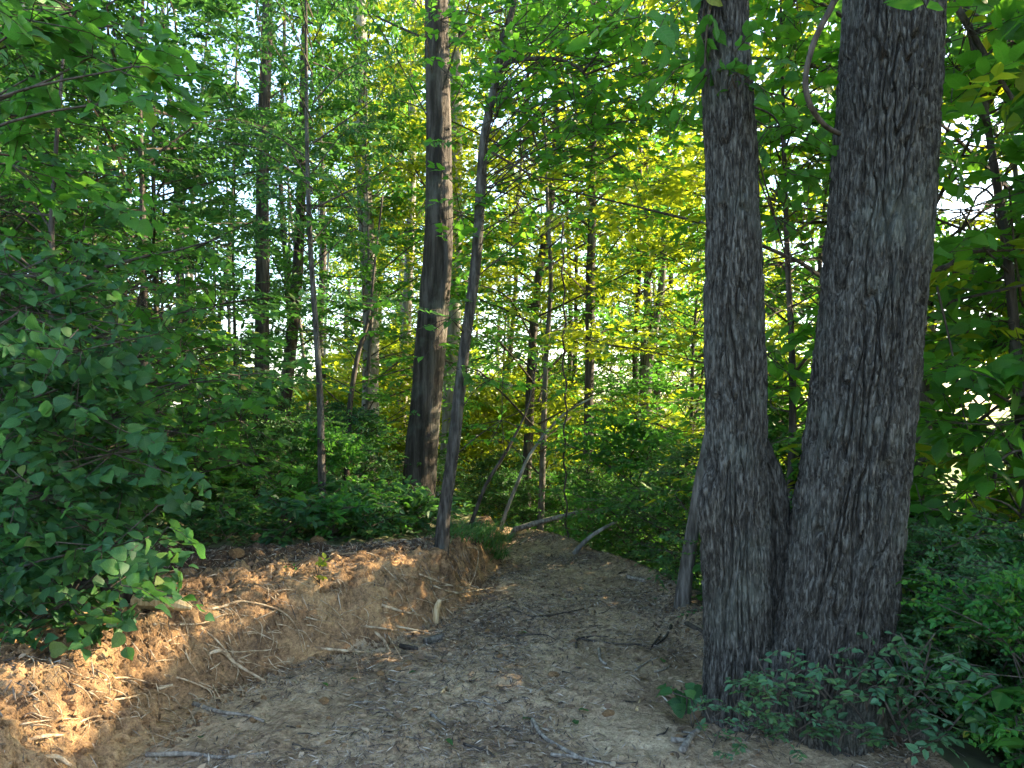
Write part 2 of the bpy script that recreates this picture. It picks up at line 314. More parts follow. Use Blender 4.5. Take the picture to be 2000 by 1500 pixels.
def height(x, y):
    x = np.asarray(x, float); y = np.asarray(y, float)
    z = base_height(x, y)
    d = (x_foot(y) - x) * 0.86
    onbank = sstep(-0.05, 0.2, d) * (1 - sstep(1.6, 2.4, d))
    onpath = (1 - sstep(-0.1, 0.1, d)) * (1 - sstep(-0.1, 0.25, x - x_edge(y)))
    near = sstep(30, 10, np.hypot(x, y))
    z = z + near * 0.035 * fbm(x * 1.7, y * 1.7, 4, 2) + near * 0.018 * fbm(x * 9, y * 9, 4, 9)
    # ruts and churned mulch
    z = z + onpath * (0.030 * fbm(x * 3.2, y * 2.2, 4, 12) + 0.026 * np.abs(fbm(x * 15, y * 15, 3, 13)) + 0.008 * vnoise(x * 33, y * 33, 14))
    # clods and steps on the cut face
    f1, f2 = worley(x * 6.5 + 0.6 * vnoise(x * 5, y * 5, 3), y * 6.5, 21)
    z = z + onbank * 0.04 * (0.5 - f1) + onbank * 0.045 * fbm(x * 5, y * 5, 3, 15)
    face = sstep(0.0, 0.1, d) * (1 - sstep(0.3, 0.55, d))
    z = z + face * 0.03 * fbm(x * 3 + y * 6, y * 2.5, 3, 44)
    z = z + onbank * (1 - face) * 0.022 * np.abs(fbm(x * 13, y * 13, 3, 47))
    k1, k2, kid = worley(x * 13 + 0.7 * vnoise(x * 9, y * 9, 4), y * 13, 28, None, True)
    z = z + onbank * 0.030 * sstep(0.55, 0.15, k1) * np.clip(kid * 2.2 - 1.2, 0, 1)
    # drying cracks in the clay, deepest near the camera end of the bank
    g1, g2 = worley(x * 9 + 0.8 * fbm(x * 7, y * 7, 2, 50), y * 9 + 0.8 * fbm(x * 7 + 9, y * 7, 2, 51), 23)
    crk = sstep(0.14, 0.0, g2 - g1) * onbank * sstep(0.1, 0.25, d) * sstep(-1.0, -1.7, x) * (0.4 + 0.6 * sstep(-0.15, 0.15, vnoise(x * 2, y * 2, 61)))
    h1, h2 = worley(x * 22, y * 22, 24)
    crk2 = sstep(0.12, 0.0, h2 - h1) * onbank * sstep(0.1, 0.25, d) * sstep(-1.0, -1.8, x)
    z = z - 0.05 * crk - 0.014 * crk2
    return z
def grow(a, b, fine, far, g=1.16, cap=40):
    xs = list(np.arange(a, b, fine)); s = fine; x = xs[-1]
    while x < far: s = min(s * g, cap); x += s; xs.append(x)
    s = fine; x = a; lo = []
    while x > -far: s = min(s * g, cap); x -= s; lo.append(x)
    return np.array(lo[::-1] + xs)
GX = grow(-3.1, 1.9, 0.0135, 420, 1.14); GY = grow(2.3, 6.6, 0.0135, 420, 1.075)
YY, XX = np.meshgrid(GY, GX, indexing='ij')
ZZ = height(XX, YY)
def gz(x, y):
    """height of the built ground sheet (bilinear)"""
    x = np.asarray(x, float); y = np.asarray(y, float)
    i = np.clip(np.searchsorted(GX, x) - 1, 0, len(GX) - 2); j = np.clip(np.searchsorted(GY, y) - 1, 0, len(GY) - 2)
    fx = (x - GX[i]) / (GX[i + 1] - GX[i]); fy = (y - GY[j]) / (GY[j + 1] - GY[j])
    return (ZZ[j, i] * (1 - fx) + ZZ[j, i + 1] * fx) * (1 - fy) + (ZZ[j + 1, i] * (1 - fx) + ZZ[j + 1, i + 1] * fx) * fy
def P(px, py, Y):
    """world point that stands Y metres away and appears at photo pixel px, py"""
    return np.array([(px - 1000) / FPX * Y, Y, EYE - (py - HORIZON) / FPX * Y])
def on_ground(px, py, lift=0.0):
    Y = np.linspace(2.3, 25, 2400); p = np.stack([(px - 1000) / FPX * Y, Y, EYE - (py - HORIZON) / FPX * Y], 1)
    hit = np.nonzero(p[:, 2] < gz(p[:, 0], p[:, 1]))[0]
    k = hit[0] if len(hit) else len(Y) - 1
    q = p[k].copy(); q[2] = gz(q[0], q[1]) + lift; return q
def build_ground():
    ny, nx = XX.shape; v = np.stack([XX, YY, ZZ], -1).reshape(-1, 3)
    d = (x_foot(v[:, 1]) - v[:, 0]) * 0.86; fw = sstep(0.0, 0.07, d) * (1 - sstep(0.40, 0.75, d)) * (v[:, 1] > 1.5) * (v[:, 1] < 9)
    s = v[:, 1] * 1.15 - v[:, 0] * 0.55; h = v[:, 2]
    s2 = s + 0.05 * fbm(s * 6, h * 6, 3, 91); h2 = h + 0.05 * fbm(s * 6 + 5, h * 6, 3, 92)
    a1, a2, aid = worley(s2 * 7, h2 * 9, 93, None, True); b1, b2, bid = worley(s2 * 19, h2 * 22, 94, None, True)
    dry = 0.35 + 0.65 * sstep(-0.05, 0.12, vnoise(s * 1.4, h * 2.0, 95))
    dp = 0.07 * fbm(s * 2.6, h * 4, 3, 96) + 0.035 * (aid - 0.5) + 0.018 * (bid - 0.5) * dry - 0.055 * sstep(0.15, 0.0, a2 - a1) * dry - 0.024 * sstep(0.20, 0.0, b2 - b1) * dry + 0.012 * fbm(s * 26, h * 26, 2, 97)
    v[:, 0] += fw * dp * 0.80; v[:, 1] -= fw * dp * 0.35; v[:, 2] += fw * dp * 0.35
    i = np.arange(ny - 1)[:, None] * nx + np.arange(nx - 1)[None, :]
    q = np.stack([i, i + 1, i + nx + 1, i + nx], -1).reshape(-1, 4)
    cx = v[q].mean(1)[:, 0]; cy = v[q].mean(1)[:, 1]
    wob = 0.08 * vnoise(cx * 6, cy * 6, 71)
    d = (x_foot(cy) - cx) * 0.86 + wob
    vegline = np.interp(cy, [2, 4, 5, 5.5, 6, 7, 8], [2.2, 2.2, 1.9, 1.25, 0.62, 0.40, 0.30]) + 0.12 * vnoise(cx * 3, cy * 3, 73)
    path = (d < 0.0) & (cx < x_edge(cy) + 0.1 + wob) & (cy > -6) & (cy < 16)
    path |= (cx < 1.95 + wob) & (d < 0) & (cy < 4.8) & (cy > -6)
    bank = (d >= 0) & (d < vegline) & (cy > -6) & (cy < 12)
    humus = bank & (d > vegline * 0.46 + 0.35 * fbm(cx * 1.7, cy * 1.7, 3, 74))
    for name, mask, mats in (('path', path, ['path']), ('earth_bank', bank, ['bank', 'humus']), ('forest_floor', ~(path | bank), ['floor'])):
        qq = q[mask]; u, inv = np.unique(qq, return_inverse=True)
        mi = humus[mask].astype(int) if name == 'earth_bank' else None
        me = mesh_quads(name, v[u], inv.reshape(-1, 4), mats, mi, None, True)
        tag(link(name, me), kind='structure')
build_ground()
from mathutils.bvhtree import BVHTree
def near_surface():
    vs_, fs_, n = [], [], 0
    for nm in ('path', 'earth_bank'):
        me = bpy.data.objects[nm].data; c = np.empty(len(me.vertices) * 3, np.float32); me.vertices.foreach_get('co', c)
        f = np.empty(len(me.polygons) * 4, np.int32); me.loops.foreach_get('vertex_index', f); f = f.reshape(-1, 4); c = c.reshape(-1, 3)
        f = f[(c[f[:, 0], 1] > 2) & (c[f[:, 0], 1] < 11)]
        vs_ += c.tolist(); fs_ += (f + n).tolist(); n += len(c)
    return BVHTree.FromPolygons(vs_, fs_)
SURF = near_surface()
def lie(px, py, lift):
    d = Vector((float((px - 1000) / FPX), 1.0, float(-(py - HORIZON) / FPX))).normalized()
    h, nrm, _, _ = SURF.ray_cast(Vector((0, 0, EYE)), d)
    if h is None: return on_ground(px, py, lift)
    if nrm.dot(d) > 0: nrm = -nrm
    nrm = (nrm * 0.6 + Vector((0.25, -0.3, 0.5))).normalized()
    return np.array(h + nrm * float(lift))

# ------------------------------------------------------------------ leaves
def leaf_template(kind, n):
    """blade along +x from 0 to 1: (verts, quads). two strips either side of the midrib"""
    t = np.linspace(0, 1, n + 1)
    if kind == 'heart': w = np.interp(t, [0, .06, .16, .30, .42, .52, .62, .76, .88, 1], [.04, .24, .39, .43, .40, .34, .33, .21, .08, 0])
    elif kind == 'lobed': w = np.interp(t, [0, .08, .2, .3, .38, .46, .56, .64, .74, .88, 1], [.04, .2, .36, .44, .34, .27, .33, .27, .17, .07, 0])
    elif kind == 'elm': w = 0.275 * np.sin(np.pi * t ** 0.82) ** 0.9; w[0] = 0.02
    else: w = 0.24 * np.sin(np.pi * t ** 0.9)
    w[-1] = 0.0
    if n >= 8 and kind == 'elm': w[1:-1] *= 1 + 0.05 * np.where(np.arange(1, n) % 2 == 0, 1, -1)
    zc = -0.22 * t ** 2 + 0.05 * t
    mid = np.stack([t, 0 * t, zc], 1)
    wave = 0.035 * np.sin(t * 9)
    L = np.stack([t - 0.03 * (w > 0.05), w, zc + 0.20 * w + wave], 1); R = np.stack([t - 0.03 * (w > 0.05), -w, zc + 0.20 * w - wave], 1)
    v = np.vstack([mid, L, R]); k = n + 1; i = np.arange(n)
    q = np.vstack([np.stack([i, i + 1, k + i + 1, k + i], 1), np.stack([i + 1, i, 2 * k + i, 2 * k + i + 1], 1)])
    return v, q
T_MID = (np.array([[0, 0, 0], [.32, .29, .07], [.70, .21, .02], [1, 0, -.12], [.70, -.21, .02], [.32, -.29, .07]], float), np.array([[0, 5, 4, 3], [0, 3, 2, 1]]))
def stamp(tmpl, pos, axis, normal, length, rnd):
    """place a leaf template at many spots -> verts, quads, per-face rnd"""
    tv, tq = tmpl; axis = unit(axis); side = unit(np.cross(normal, axis)); nrm = np.cross(axis, side)
    L = np.asarray(length)[:, None, None]
    v = pos[:, None] + L * (tv[None, :, 0:1] * axis[:, None] + tv[None, :, 1:2] * side[:, None] + tv[None, :, 2:3] * nrm[:, None])
    q = tq[None] + (np.arange(len(pos)) * len(tv))[:, None, None]
    return v.reshape(-1, 3), q.reshape(-1, 4), np.repeat(rnd, len(tq))
def sprays(B, A, tl, m, leaf, rng, tilt=0.35, droop=0.15):
    """flat leafy sprays: twig bases B, axes A, twig length tl, m leaves a twig -> pos, axis, normal, len (flattened)"""
    K = len(B); A = unit(A); up = np.array([0, 0, 1.0]) + rng.normal(0, tilt, (K, 3)); S = unit(np.cross(up, A)); Nn = np.cross(A, S)
    t = (np.arange(m) + 0.6) / m; sg = np.where(np.arange(m) % 2 == 0, 1.0, -1.0); sg[-1] = 0
    pos = B[:, None] + A[:, None] * (t[None, :, None] * np.asarray(tl).reshape(-1, 1, 1)); pos[..., 2] -= droop * np.asarray(tl).reshape(-1, 1) * t[None] ** 2
    ax = A[:, None] * 0.62 + S[:, None] * sg[None, :, None] * 0.85 + rng.normal(0, 0.22, (K, m, 3)); ax[..., 2] -= 0.18
    nn = Nn[:, None] + rng.normal(0, tilt, (K, m, 3))
    ln = leaf * rng.uniform(0.62, 1.2, (K, m))
    return pos.reshape(-1, 3), ax.reshape(-1, 3), nn.reshape(-1, 3), ln.ravel()

# sun patch on the bank: the gap in the canopy through which it falls
PATCH = np.array([[-2.9, 2.9], [-1.55, 2.6], [-1.22, 3.3], [-1.32, 3.8], [-1.42, 4.3], [-1.05, 4.85], [-0.70, 5.5], [-0.95, 5.9], [-1.5, 5.25], [-2.0, 4.85], [-2.9, 3.9]])
def in_gap(p):
    k = (p[:, 2] - 0.42) / SUN[2]; qx = p[:, 0] - SUN[0] * k; qy = p[:, 1] - SUN[1] * k
    c = np.zeros(len(p), bool); n = len(PATCH)
    for i in range(n):
        x1, y1 = PATCH[i]; x2, y2 = PATCH[(i + 1) % n]
        c ^= ((y1 > qy) != (y2 > qy)) & (qx < (x2 - x1) * (qy - y1) / (y2 - y1 + 1e-12) + x1)
    return c & (p[:, 0] > -0.6)

class Crown:
    """limbs and leaf sprays round a vertical axis; local coordinates with the foot at z = 0"""
    def __init__(s, seed, z0, z1, radius, limbs, twigs, m, leaf, tl=0.45, rise=0.25, shape=0.6, mat='leaf_mid', tilt=0.35):
        rng = np.random.default_rng(seed); s.mat = mat; s.limb = []; Bs = []; As = []
        for k in range(limbs):
            u = (k + rng.random()) / limbs; z = z0 + (z1 - z0) * u
            R = radius * (math.sin(math.pi * min(1, (u * 0.92 + 0.10)) ** shape) * 0.8 + 0.25) * rng.uniform(0.6, 1.15)
            az = k * 2.399 + rng.normal(0, 0.5); up = rise * rng.uniform(0.2, 1.6)
            d = np.array([math.cos(az), math.sin(az), up]); end = np.array([0, 0, z]) + d * R + rng.normal(0, 0.08, 3) * R
            mid = np.array([0, 0, z]) + d * R * 0.5 + rng.normal(0, 0.11, 3) * R; mid[2] += rng.uniform(-0.02, 0.16) * R
            c = catmull([np.array([0, 0, z - 0.05 * R]), mid, end], 6); s.limb.append((c, 0.004 + 0.0055 * R))
            tt = rng.uniform(0.22, 1.0, twigs) ** 0.8; B = np.stack([np.interp(tt, np.linspace(0, 1, 6), c[:, j]) for j in range(3)], 1)
            off = rng.normal(0, 1, (twigs, 3)) * np.array([0.15, 0.15, 0.035]) * R
            A = d[None] * 0.6 + rng.normal(0, 0.75, (twigs, 3)); A[:, 2] = A[:, 2] * 0.25 + 0.05
            Bs.append(B + off * (0.3 + 0.7 * tt[:, None])); As.append(A)
        B = np.vstack(Bs); A = unit(np.vstack(As)); T = tl * rng.uniform(0.6, 1.3, len(B))
        s.tw = (B, B + A * T[:, None]); s.leaf = sprays(B, A, T, m, leaf, rng, tilt); s.r = rng.random(len(s.leaf[0]))
        s.me = s.build('crown')
    def build(s, name, keep=None, tmpl=T_MID):
        a = Acc(); p, x, n, l = s.leaf; r = s.r
        if keep is not None: p, x, n, l, r = p[keep], x[keep], n[keep], l[keep], r[keep]
        a.add(*stamp(tmpl, p, x, n, l, r)[:2], 0, np.repeat(r, len(tmpl[1])))
        for c, w in s.limb:
            v, q = tube(c, np.linspace(w, 0.004, len(c)), 4, cap=False); a.add(v, q, 1)
        b, e = s.tw; K = len(b); w = 0.0028
        w = 0.0018; ring = np.array([[0, 0, w], [w, 0, -w], [-w, 0, -w]])
        v = np.concatenate([b[:, None] + ring[None], e[:, None] + ring[None] * 0.5], 1).reshape(-1, 3)
        q = np.array([[0, 1, 4, 3], [1, 2, 5, 4], [2, 0, 3, 5]])[None] + (np.arange(K) * 6)[:, None, None]
        a.add(v, q.reshape(-1, 4), 1)
        return a.mesh(name, [s.mat, 'twig'])
    def place(s, root, scale=(1, 1, 1), rz=0.0, name='crown'):
        Mx = np.array([[math.cos(rz), -math.sin(rz), 0], [math.sin(rz), math.cos(rz), 0], [0, 0, 1]]) * np.array(scale)[None]
        w = s.leaf[0] @ Mx.T + np.array(root.location)
        g = in_gap(w)
        me = s.me if not g.any() else s.build(name, ~g)
        o = link(name, me, root); o.rotation_euler = (0, 0, rz); o.scale = scale
        return o

UNDER = [Crown(100 + i, 0.9, 7.0, 2.3, 38, 18, 10, 0.095, 0.42, 0.26, 0.7, mat=['leaf_mid', 'leaf_shade_blue', 'leaf_mid', 'leaf_sunlit'][i], tilt=0.26) for i in range(4)]
CANOPY = [Crown(200 + i, 3.4, 19.0, 3.6, 64, 17, 10, 0.15, 0.65, 0.6, 0.6, mat=['leaf_sunlit', 'leaf_mid', 'leaf_sunlit'][i]) for i in range(3)]
SHRUB = [Crown(300 + i, 0.08, 1.35, 0.75, 30, 15, 9, [0.05, 0.065, 0.042, 0.055][i], 0.22, 0.5, 0.7, mat=['leaf_shrub', 'leaf_mid', 'leaf_shrub', 'leaf_shade_blue'][i], tilt=0.5) for i in range(4)]
BRUSH = [Crown(350 + i, 0.1, 2.6, 1.6, 34, 14, 9, 0.11, 0.4, 0.5, 0.8, mat='leaf_sunlit', tilt=0.5) for i in range(2)]
HERB = [Crown(400 + i, 0.04, 0.34, 0.24, 10, 4, 6, 0.07, 0.12, 0.6, 0.9, mat=['leaf_shade_blue', 'leaf_mid'][i % 2], tilt=0.4) for i in range(3)]
SPROUT = [Crown(450 + i, 0.06, 0.46, 0.19, 8, 2, 7, 0.052, 0.15, 0.9, 0.9, mat='leaf_sprout', tilt=0.35) for i in range(2)]

# ------------------------------------------------------------------ trees
def bark_disp(depth, freq, seed, stretch=5.0):
    def f(a, s, R):
        n = max(6, int(round(2 * math.pi * R.mean() * freq)))
        ca, sa = np.cos(a), np.sin(a)
        u = a / (2 * math.pi) * n; w = 0.4 * np.sin(s * 1.9 + 2 * sa) + 1.3 * vnoise(ca * 2.2 + 7, s * 2.2 + sa * 2.2, seed) + 0.8 * vnoise(ca * 7 + 7, s * 11 + sa * 7, seed + 1) + 0.22 * vnoise(ca * 20 + 7, s * 26 + sa * 20, seed + 2)
        v = s * freq / stretch + 0.5 * vnoise(ca * 8, s * 3 + sa * 8, seed + 2)
        n1 = np.abs(vnoise(u + w, v * 0.42, seed)) * 2; n2 = np.abs(vnoise(2.2 * (u + w), v * 1.25 + 5, seed + 3)) * 2
        f1, f2, cid = worley(u + w, v * 1.1, seed + 6, None, True)
        ridge = sstep(0.02, 0.20, n1); fine = sstep(0.02, 0.20, n2); brk = sstep(0.0, 0.16, f2 - f1)
        plate = ridge * (0.85 + 0.30 * cid) * (0.66 + 0.34 * fine) * (0.74 + 0.26 * brk)
        return depth * (plate - 0.8) + depth * 0.20 * fbm(ca * 26 * R / 0.25, s * 16 + sa * 26 * R / 0.25, 3, seed + 8)
    return f
def trunk_mesh(name, ctrl, mat, sides=14, step=0.12, disp=None, origin=(0, 0, 0)):
    """ctrl rows: x, y, z, radius"""
    c = np.asarray(ctrl, float); L = np.linalg.norm(np.diff(c[:, :3], axis=0), axis=1).sum()
    k = catmull(c, max(8, int(L / step))); v, q = tube(k[:, :3] - np.array(origin), np.maximum(k[:, 3], 0.003), sides, disp)
    return mesh_quads(name, v, q, [mat], None, None, True)
def soft_disp(amp, seed):
    return lambda a, s, R: R * amp * (fbm(np.cos(a) * 1.3 + 4, s * 2.2 + np.sin(a) * 1.3, 3, seed) + 0.5 * vnoise(np.cos(a) * 4, s * 7 + np.sin(a) * 4, seed + 3))
def px_tree(name, label, pix, Y, wpx, mat, crown=None, cscale=(1, 1, 1), rz=0.0, top=None, sides=14, cat='tree', group=None, disp=None, foot_drop=0.25, step=0.12, grow_to=9.0, lift=1.3):
    """tree traced from the photograph: pix = [(px, py)...] from the foot up, wpx = width in px at each point"""
    pts = [P(x, y, Y) for x, y in pix]; r = [w / 2 / FPX * Y for w in wpx]
    foot = pts[0].copy(); g = float(gz(foot[0], foot[1]))
    rows = []
    if foot[2] > g + 0.05:
        d = (pts[0] - pts[1]); d = d / abs(d[2]) * (foot[2] - g); low = foot + d; low[2] = float(gz(low[0], low[1])) - 0.15
        rows.append([*low, r[0] * 1.15])
    rows += [[*p, w] for p, w in zip(pts, r)]
    if rows[0][2] > g - 0.1: rows[0][2] = min(rows[0][2], g - 0.1)
    last = np.array(rows[-1]); prev = np.array(rows[-2]); dv = (last - prev)[:3]; dv = dv / max(dv[2], 0.05)
    dv = dv * np.array([0.4, 0.4, 1])
    if last[2] < grow_to:
        h = grow_to - last[2]
        rows.append([*(last[:3] + dv * h * 0.5), last[3] * 0.72]); rows.append([*(last[:3] + dv * h), max(0.01, last[3] * 0.25)])
    base = np.array([rows[0][0], rows[0][1], g])
    root = thing(name, base, label, cat, group)
    link('trunk', trunk_mesh('trunk', rows, mat, sides, step, disp, base), root)
    if crown is not None:
        c = crown.place(root, cscale, rz)
        mx = rows[len(rows) // 2]
        c.location = ((mx[0] - base[0]) * 0.8, 0, lift)
    return root

def add_limb(root, pts, r0, r1, mat='twig', name='branch', sides=7):
    b = np.array(root.location); p = catmull(np.array(pts), max(6, 5 * len(pts)))
    v, q = tube(p - b, np.linspace(r0, r1, len(p)), sides); return link(name, mesh_quads(name, v, q, [mat], None, None, True), root)

# the double-stemmed tree beside the path
def big_tree():
    Y1, Y2 = 3.70, 3.78
    base = np.array([1.45, 3.72, 0.0]); base[2] = float(gz(base[0], base[1]))
    root = thing('double_stemmed_tree', base, 'huge twin-stemmed tree with deeply furrowed grey bark beside the dirt path', 'tree')
    right = [(1603, 1470, 300), (1610, 1430, 268), (1615, 1350, 250), (1641, 1200, 232), (1667, 1000, 215), (1692, 800, 206), (1711, 600, 202), (1730, 400, 200), (1744, 200, 196), (1756, 0, 192)]
    rows = [[*P(x - 10, y, Y1), w * 0.91 / 2 / FPX * Y1] for x, y, w in right]
    rows = [[rows[0][0], Y1, -0.45, rows[0][3] * 1.12]] + rows + [[2.02, 3.72, 5.5, 0.23], [2.1, 3.8, 9, 0.18], [2.3, 3.9, 15, 0.06]]
    c = np.array(rows); fine = c[c[:, 2] < 4.4]
    def mk(name, rows, sides, seed, freq, depth):
        c = np.array(rows); L = np.linalg.norm(np.diff(c[:, :3], axis=0), axis=1).sum(); k = catmull(c, int(L / 0.0122))
        lo = k[k[:, 2] < 4.6]; hi = k[k[:, 2] >= 4.5][::14]
        v, q = tube(lo[:, :3] - base, lo[:, 3], sides, bark_disp(depth, freq, seed), cap=False)
        o = link(name, mesh_quads(name, v, q, ['bark_big'], None, None, True), root)
        v, q = tube(hi[:, :3] - base, hi[:, 3], 20, soft_disp(0.08, seed)); u = link('upper_stem', mesh_quads('upper_stem', v, q, ['bark_big'], None, None, True), o)
        return o
    o = mk('stem', rows, 370, 41, 30, 0.046); o['label'] = 'thicker leaning stem with coarse bark plates'
    left = [(1441, 1420, 140), (1441, 1350, 126), (1445, 1250, 130), (1441, 1100, 132), (1440, 1000, 132), (1440, 935, 124), (1441, 860, 118), (1442, 800, 117), (1437, 600, 115), (1435, 400, 101), (1426, 200, 97), (1415, 0, 94)]
    rows = [[*P(x - 4, y, Y2), w * 0.95 / 2 / FPX * Y2] for x, y, w in left]
    rows = [[rows[0][0], Y2, -0.4, rows[0][3] * 1.1]] + rows + [[1.0, 3.8, 5.5, 0.11], [0.85, 3.9, 9, 0.08], [0.7, 4.0, 13, 0.03]]
    o = mk('stem', rows, 250, 57, 38, 0.030); o['label'] = 'slimmer straight stem with a swollen burl'
    for nm, but in (('buttress', [[*P(1478, 840, 3.80), 0.03], [*P(1494, 900, 3.81), 0.055], [*P(1510, 960, 3.82), 0.066], [*P(1520, 1080, 3.83), 0.070], [*P(1516, 1200, 3.82), 0.090], [*P(1512, 1330, 3.8), 0.12], [*P(1510, 1480, 3.8), 0.16]]),
                    ('burl', [[*P(1402, 900, 3.72), 0.02], [*P(1391, 945, 3.70), 0.05], [*P(1386, 990, 3.69), 0.058], [*P(1392, 1050, 3.70), 0.055], [*P(1400, 1140, 3.72), 0.045], [*P(1405, 1250, 3.72), 0.05], [*P(1402, 1420, 3.72), 0.06]])):
        k = catmull(np.array(but), 150); v, q = tube(k[:, :3] - base, k[:, 3], 90, bark_disp(0.020, 36, 63))
        link(nm, mesh_quads(nm, v, q, ['bark_big'], None, None, True), root)
    # roots flaring into the ground
    for (dx, dy, L, r) in ((-0.42, -0.10, 0.5, 0.08), (0.62, -0.16, 0.5, 0.10)):
        s = np.array([1.50 + dx * 0.3, 3.66, 0.03]); e = s + np.array([dx, dy, 0]); e[2] = gz(e[0], e[1]) - 0.08
        m_ = (s + e) / 2; m_[2] = gz(m_[0], m_[1]) + 0.0
        v, q = tube(catmull([s, m_, e], 14) - base, np.linspace(r, r * 0.3, 14), 40, bark_disp(0.018, 34, 5)); link('root_flare', mesh_quads('root_flare', v, q, ['bark_big'], None, None, True), root)
    cr = CANOPY[1].place(root, (0.95, 0.95, 0.9), 0.7); cr.location = (0.3, 0.4, 2.5)
    return root
BIG = big_tree()

# ---- traced trees
px_tree('dark_trunk_tree', 'stout dark ridged trunk standing behind the thin leaning sapling on the bank', [(812, 1010), (826, 850), (843, 650), (856, 480), (857, 300), (855, 150), (852, 0)], 9.0, [70, 62, 60, 56, 50, 47, 45], 'bark_dark', CANOPY[1], (0.5, 0.5, 0.9), 1.0, sides=72, step=0.03, disp=bark_disp(0.012, 22, 91, 7), grow_to=15)
knot = [o for o in bpy.data.objects if o.name == 'dark_trunk_tree'][0]
add_limb(knot, [P(868, 430, 8.93), P(874, 500, 8.88), P(868, 560, 8.86), P(860, 620, 8.9)], 0.05, 0.035, 'bark_dark', 'scar_ridge', 9)
sap = px_tree('leaning_sapling', 'slender grey-brown sapling leaning up from the brink of the earth bank', [(860, 1075), (868, 1000), (885, 880), (905, 700), (928, 520), (940, 360), (946, 270), (966, 170), (985, 70), (1004, 0)], 6.0, [31, 26, 24, 22, 21, 20, 18, 16, 14, 12], 'bark_slim', None, sides=20, step=0.05, disp=soft_disp(0.12, 3), grow_to=6.5)
add_limb(sap, [P(968, 145, 6.0), P(1000, 120, 5.95), P(1080, 115, 5.85), P(1125, 130, 5.8), P(1145, 150, 5.8), P(1160, 190, 5.75), P(1155, 240, 5.7)], 0.022, 0.006)
add_limb(sap, [P(1140, 140, 5.8), P(1170, 100, 5.8), P(1180, 60, 5.8), P(1200, 20, 5.8)], 0.012, 0.004)
add_limb(sap, [P(1145, 145, 5.8), P(1210, 120, 5.8), P(1290, 80, 5.8)], 0.010, 0.004)
add_limb(sap, [P(948, 290, 6.0), P(1000, 320, 5.9), P(1050, 345, 5.8), P(1140, 355, 5.7)], 0.012, 0.004)
px_tree('pale_trunk_tree', 'pale mottled grey trunk rising bare among the dark leaves behind the bank', [(722, 880), (724, 700), (722, 560), (714, 420), (706, 300), (704, 180), (703, 60)], 13.0, [34, 32, 31, 29, 28, 26, 24], 'bark_pale', CANOPY[0], (0.5, 0.5, 0.9), 2.0, sides=24, disp=soft_disp(0.15, 8), grow_to=15)
px_tree('dim_trunk_tree', 'dim straight dark trunk half hidden in leaves left of the pale trunk', [(512, 900), (512, 700), (512, 500), (514, 300), (520, 100), (524, -50)], 10.5, [30, 28, 25, 23, 21, 18], 'bark_dark', CANOPY[1], (0.40, 0.40, 0.85), 3.3, sides=24, disp=soft_disp(0.15, 18), grow_to=14)
px_tree('slender_sapling', 'thin straight sapling with a torn pale scar rising from the bank top', [(632, 1045), (628, 900), (624, 750), (614, 600), (606, 480), (600, 300), (598, 100)], 6.4, [17, 15, 13, 11, 10, 8, 6], 'bark_slim', UNDER[1], (0.42, 0.42, 0.7), 0.4, sides=12, lift=1.6, step=0.06, disp=soft_disp(0.12, 28), grow_to=6.5)
px_tree('dim_trunk_tree', 'dim leaning trunk between the dark straight trunk and thin scarred sapling', [(548, 860), (562, 740), (575, 600), (584, 480), (590, 300)], 12.5, [26, 24, 22, 20, 16], 'bark_dark', UNDER[0], (1, 1, 1.2), 4.4, disp=soft_disp(0.15, 38))
px_tree('pale_trunk_tree', 'slim pale trunk seen just beside the stout dark trunk', [(782, 860), (790, 700), (798, 540), (803, 400), (806, 250)], 17.0, [20, 20, 18, 17, 15], 'bark_pale', CANOPY[2], (0.7, 0.7, 0.8), 0.2, disp=soft_disp(0.12, 48), grow_to=15)
px_tree('pale_trunk_tree', 'pale trunk showing in the gap behind leaning sapling and stout dark trunk', [(872, 940), (880, 800), (886, 500), (888, 200), (886, 0)], 14.0, [34, 32, 30, 28, 24], 'bark_pale', CANOPY[0], (0.8, 0.8, 0.9), 5.2, sides=20, disp=soft_disp(0.12, 58), grow_to=15)
px_tree('crooked_tree', 'slim crooked grey trunk in the sunlit clearing beyond the path end', [(1030, 900), (1036, 760), (1042, 640), (1052, 540), (1068, 450), (1076, 400)], 13.0, [19, 18, 17, 16, 15, 13], 'bark_dark', UNDER[3], (1.0, 1.0, 1.25), 1.1, lift=2.6, disp=soft_disp(0.12, 68), grow_to=9)
px_tree('ivy_trunk_tree', 'straight dark trunk standing in the sunlit clearing behind the hanging vine', [(1148, 960), (1149, 850), (1152, 700), (1153, 560), (1156, 420), (1160, 200)], 12.0, [22, 19, 18, 18, 16, 12], 'bark_dark', UNDER[3], (1.1, 1.1, 1.3), 2.6, lift=2.6, disp=soft_disp(0.2, 78), grow_to=9.5)
fk = px_tree('forked_tree', 'grey forked trunk dividing at mid height near the furrowed twin stems', [(1258, 960), (1260, 800), (1262, 700), (1266, 600), (1264, 540), (1262, 400)], 14.0, [28, 25, 25, 18, 15, 11], 'bark_sapling', UNDER[3], (1.2, 1.2, 1.35), 3.9, sides=18, lift=2.6, disp=soft_disp(0.15, 88), grow_to=10)
add_limb(fk, [P(1264, 720, 14), P(1280, 630, 13.9), P(1292, 560, 13.9), P(1300, 400, 13.8), P(1306, 250, 13.8)], 0.09, 0.03, 'bark_sapling', 'fork', 12)
px_tree('slim_tree', 'very slim dark trunk close against the grey forked one', [(1243, 940), (1243, 800), (1240, 680), (1247, 560), (1250, 300)], 15.0, [13, 12, 11, 10, 8], 'bark_dark', UNDER[2], (1, 1, 1.3), 0.9, grow_to=9)
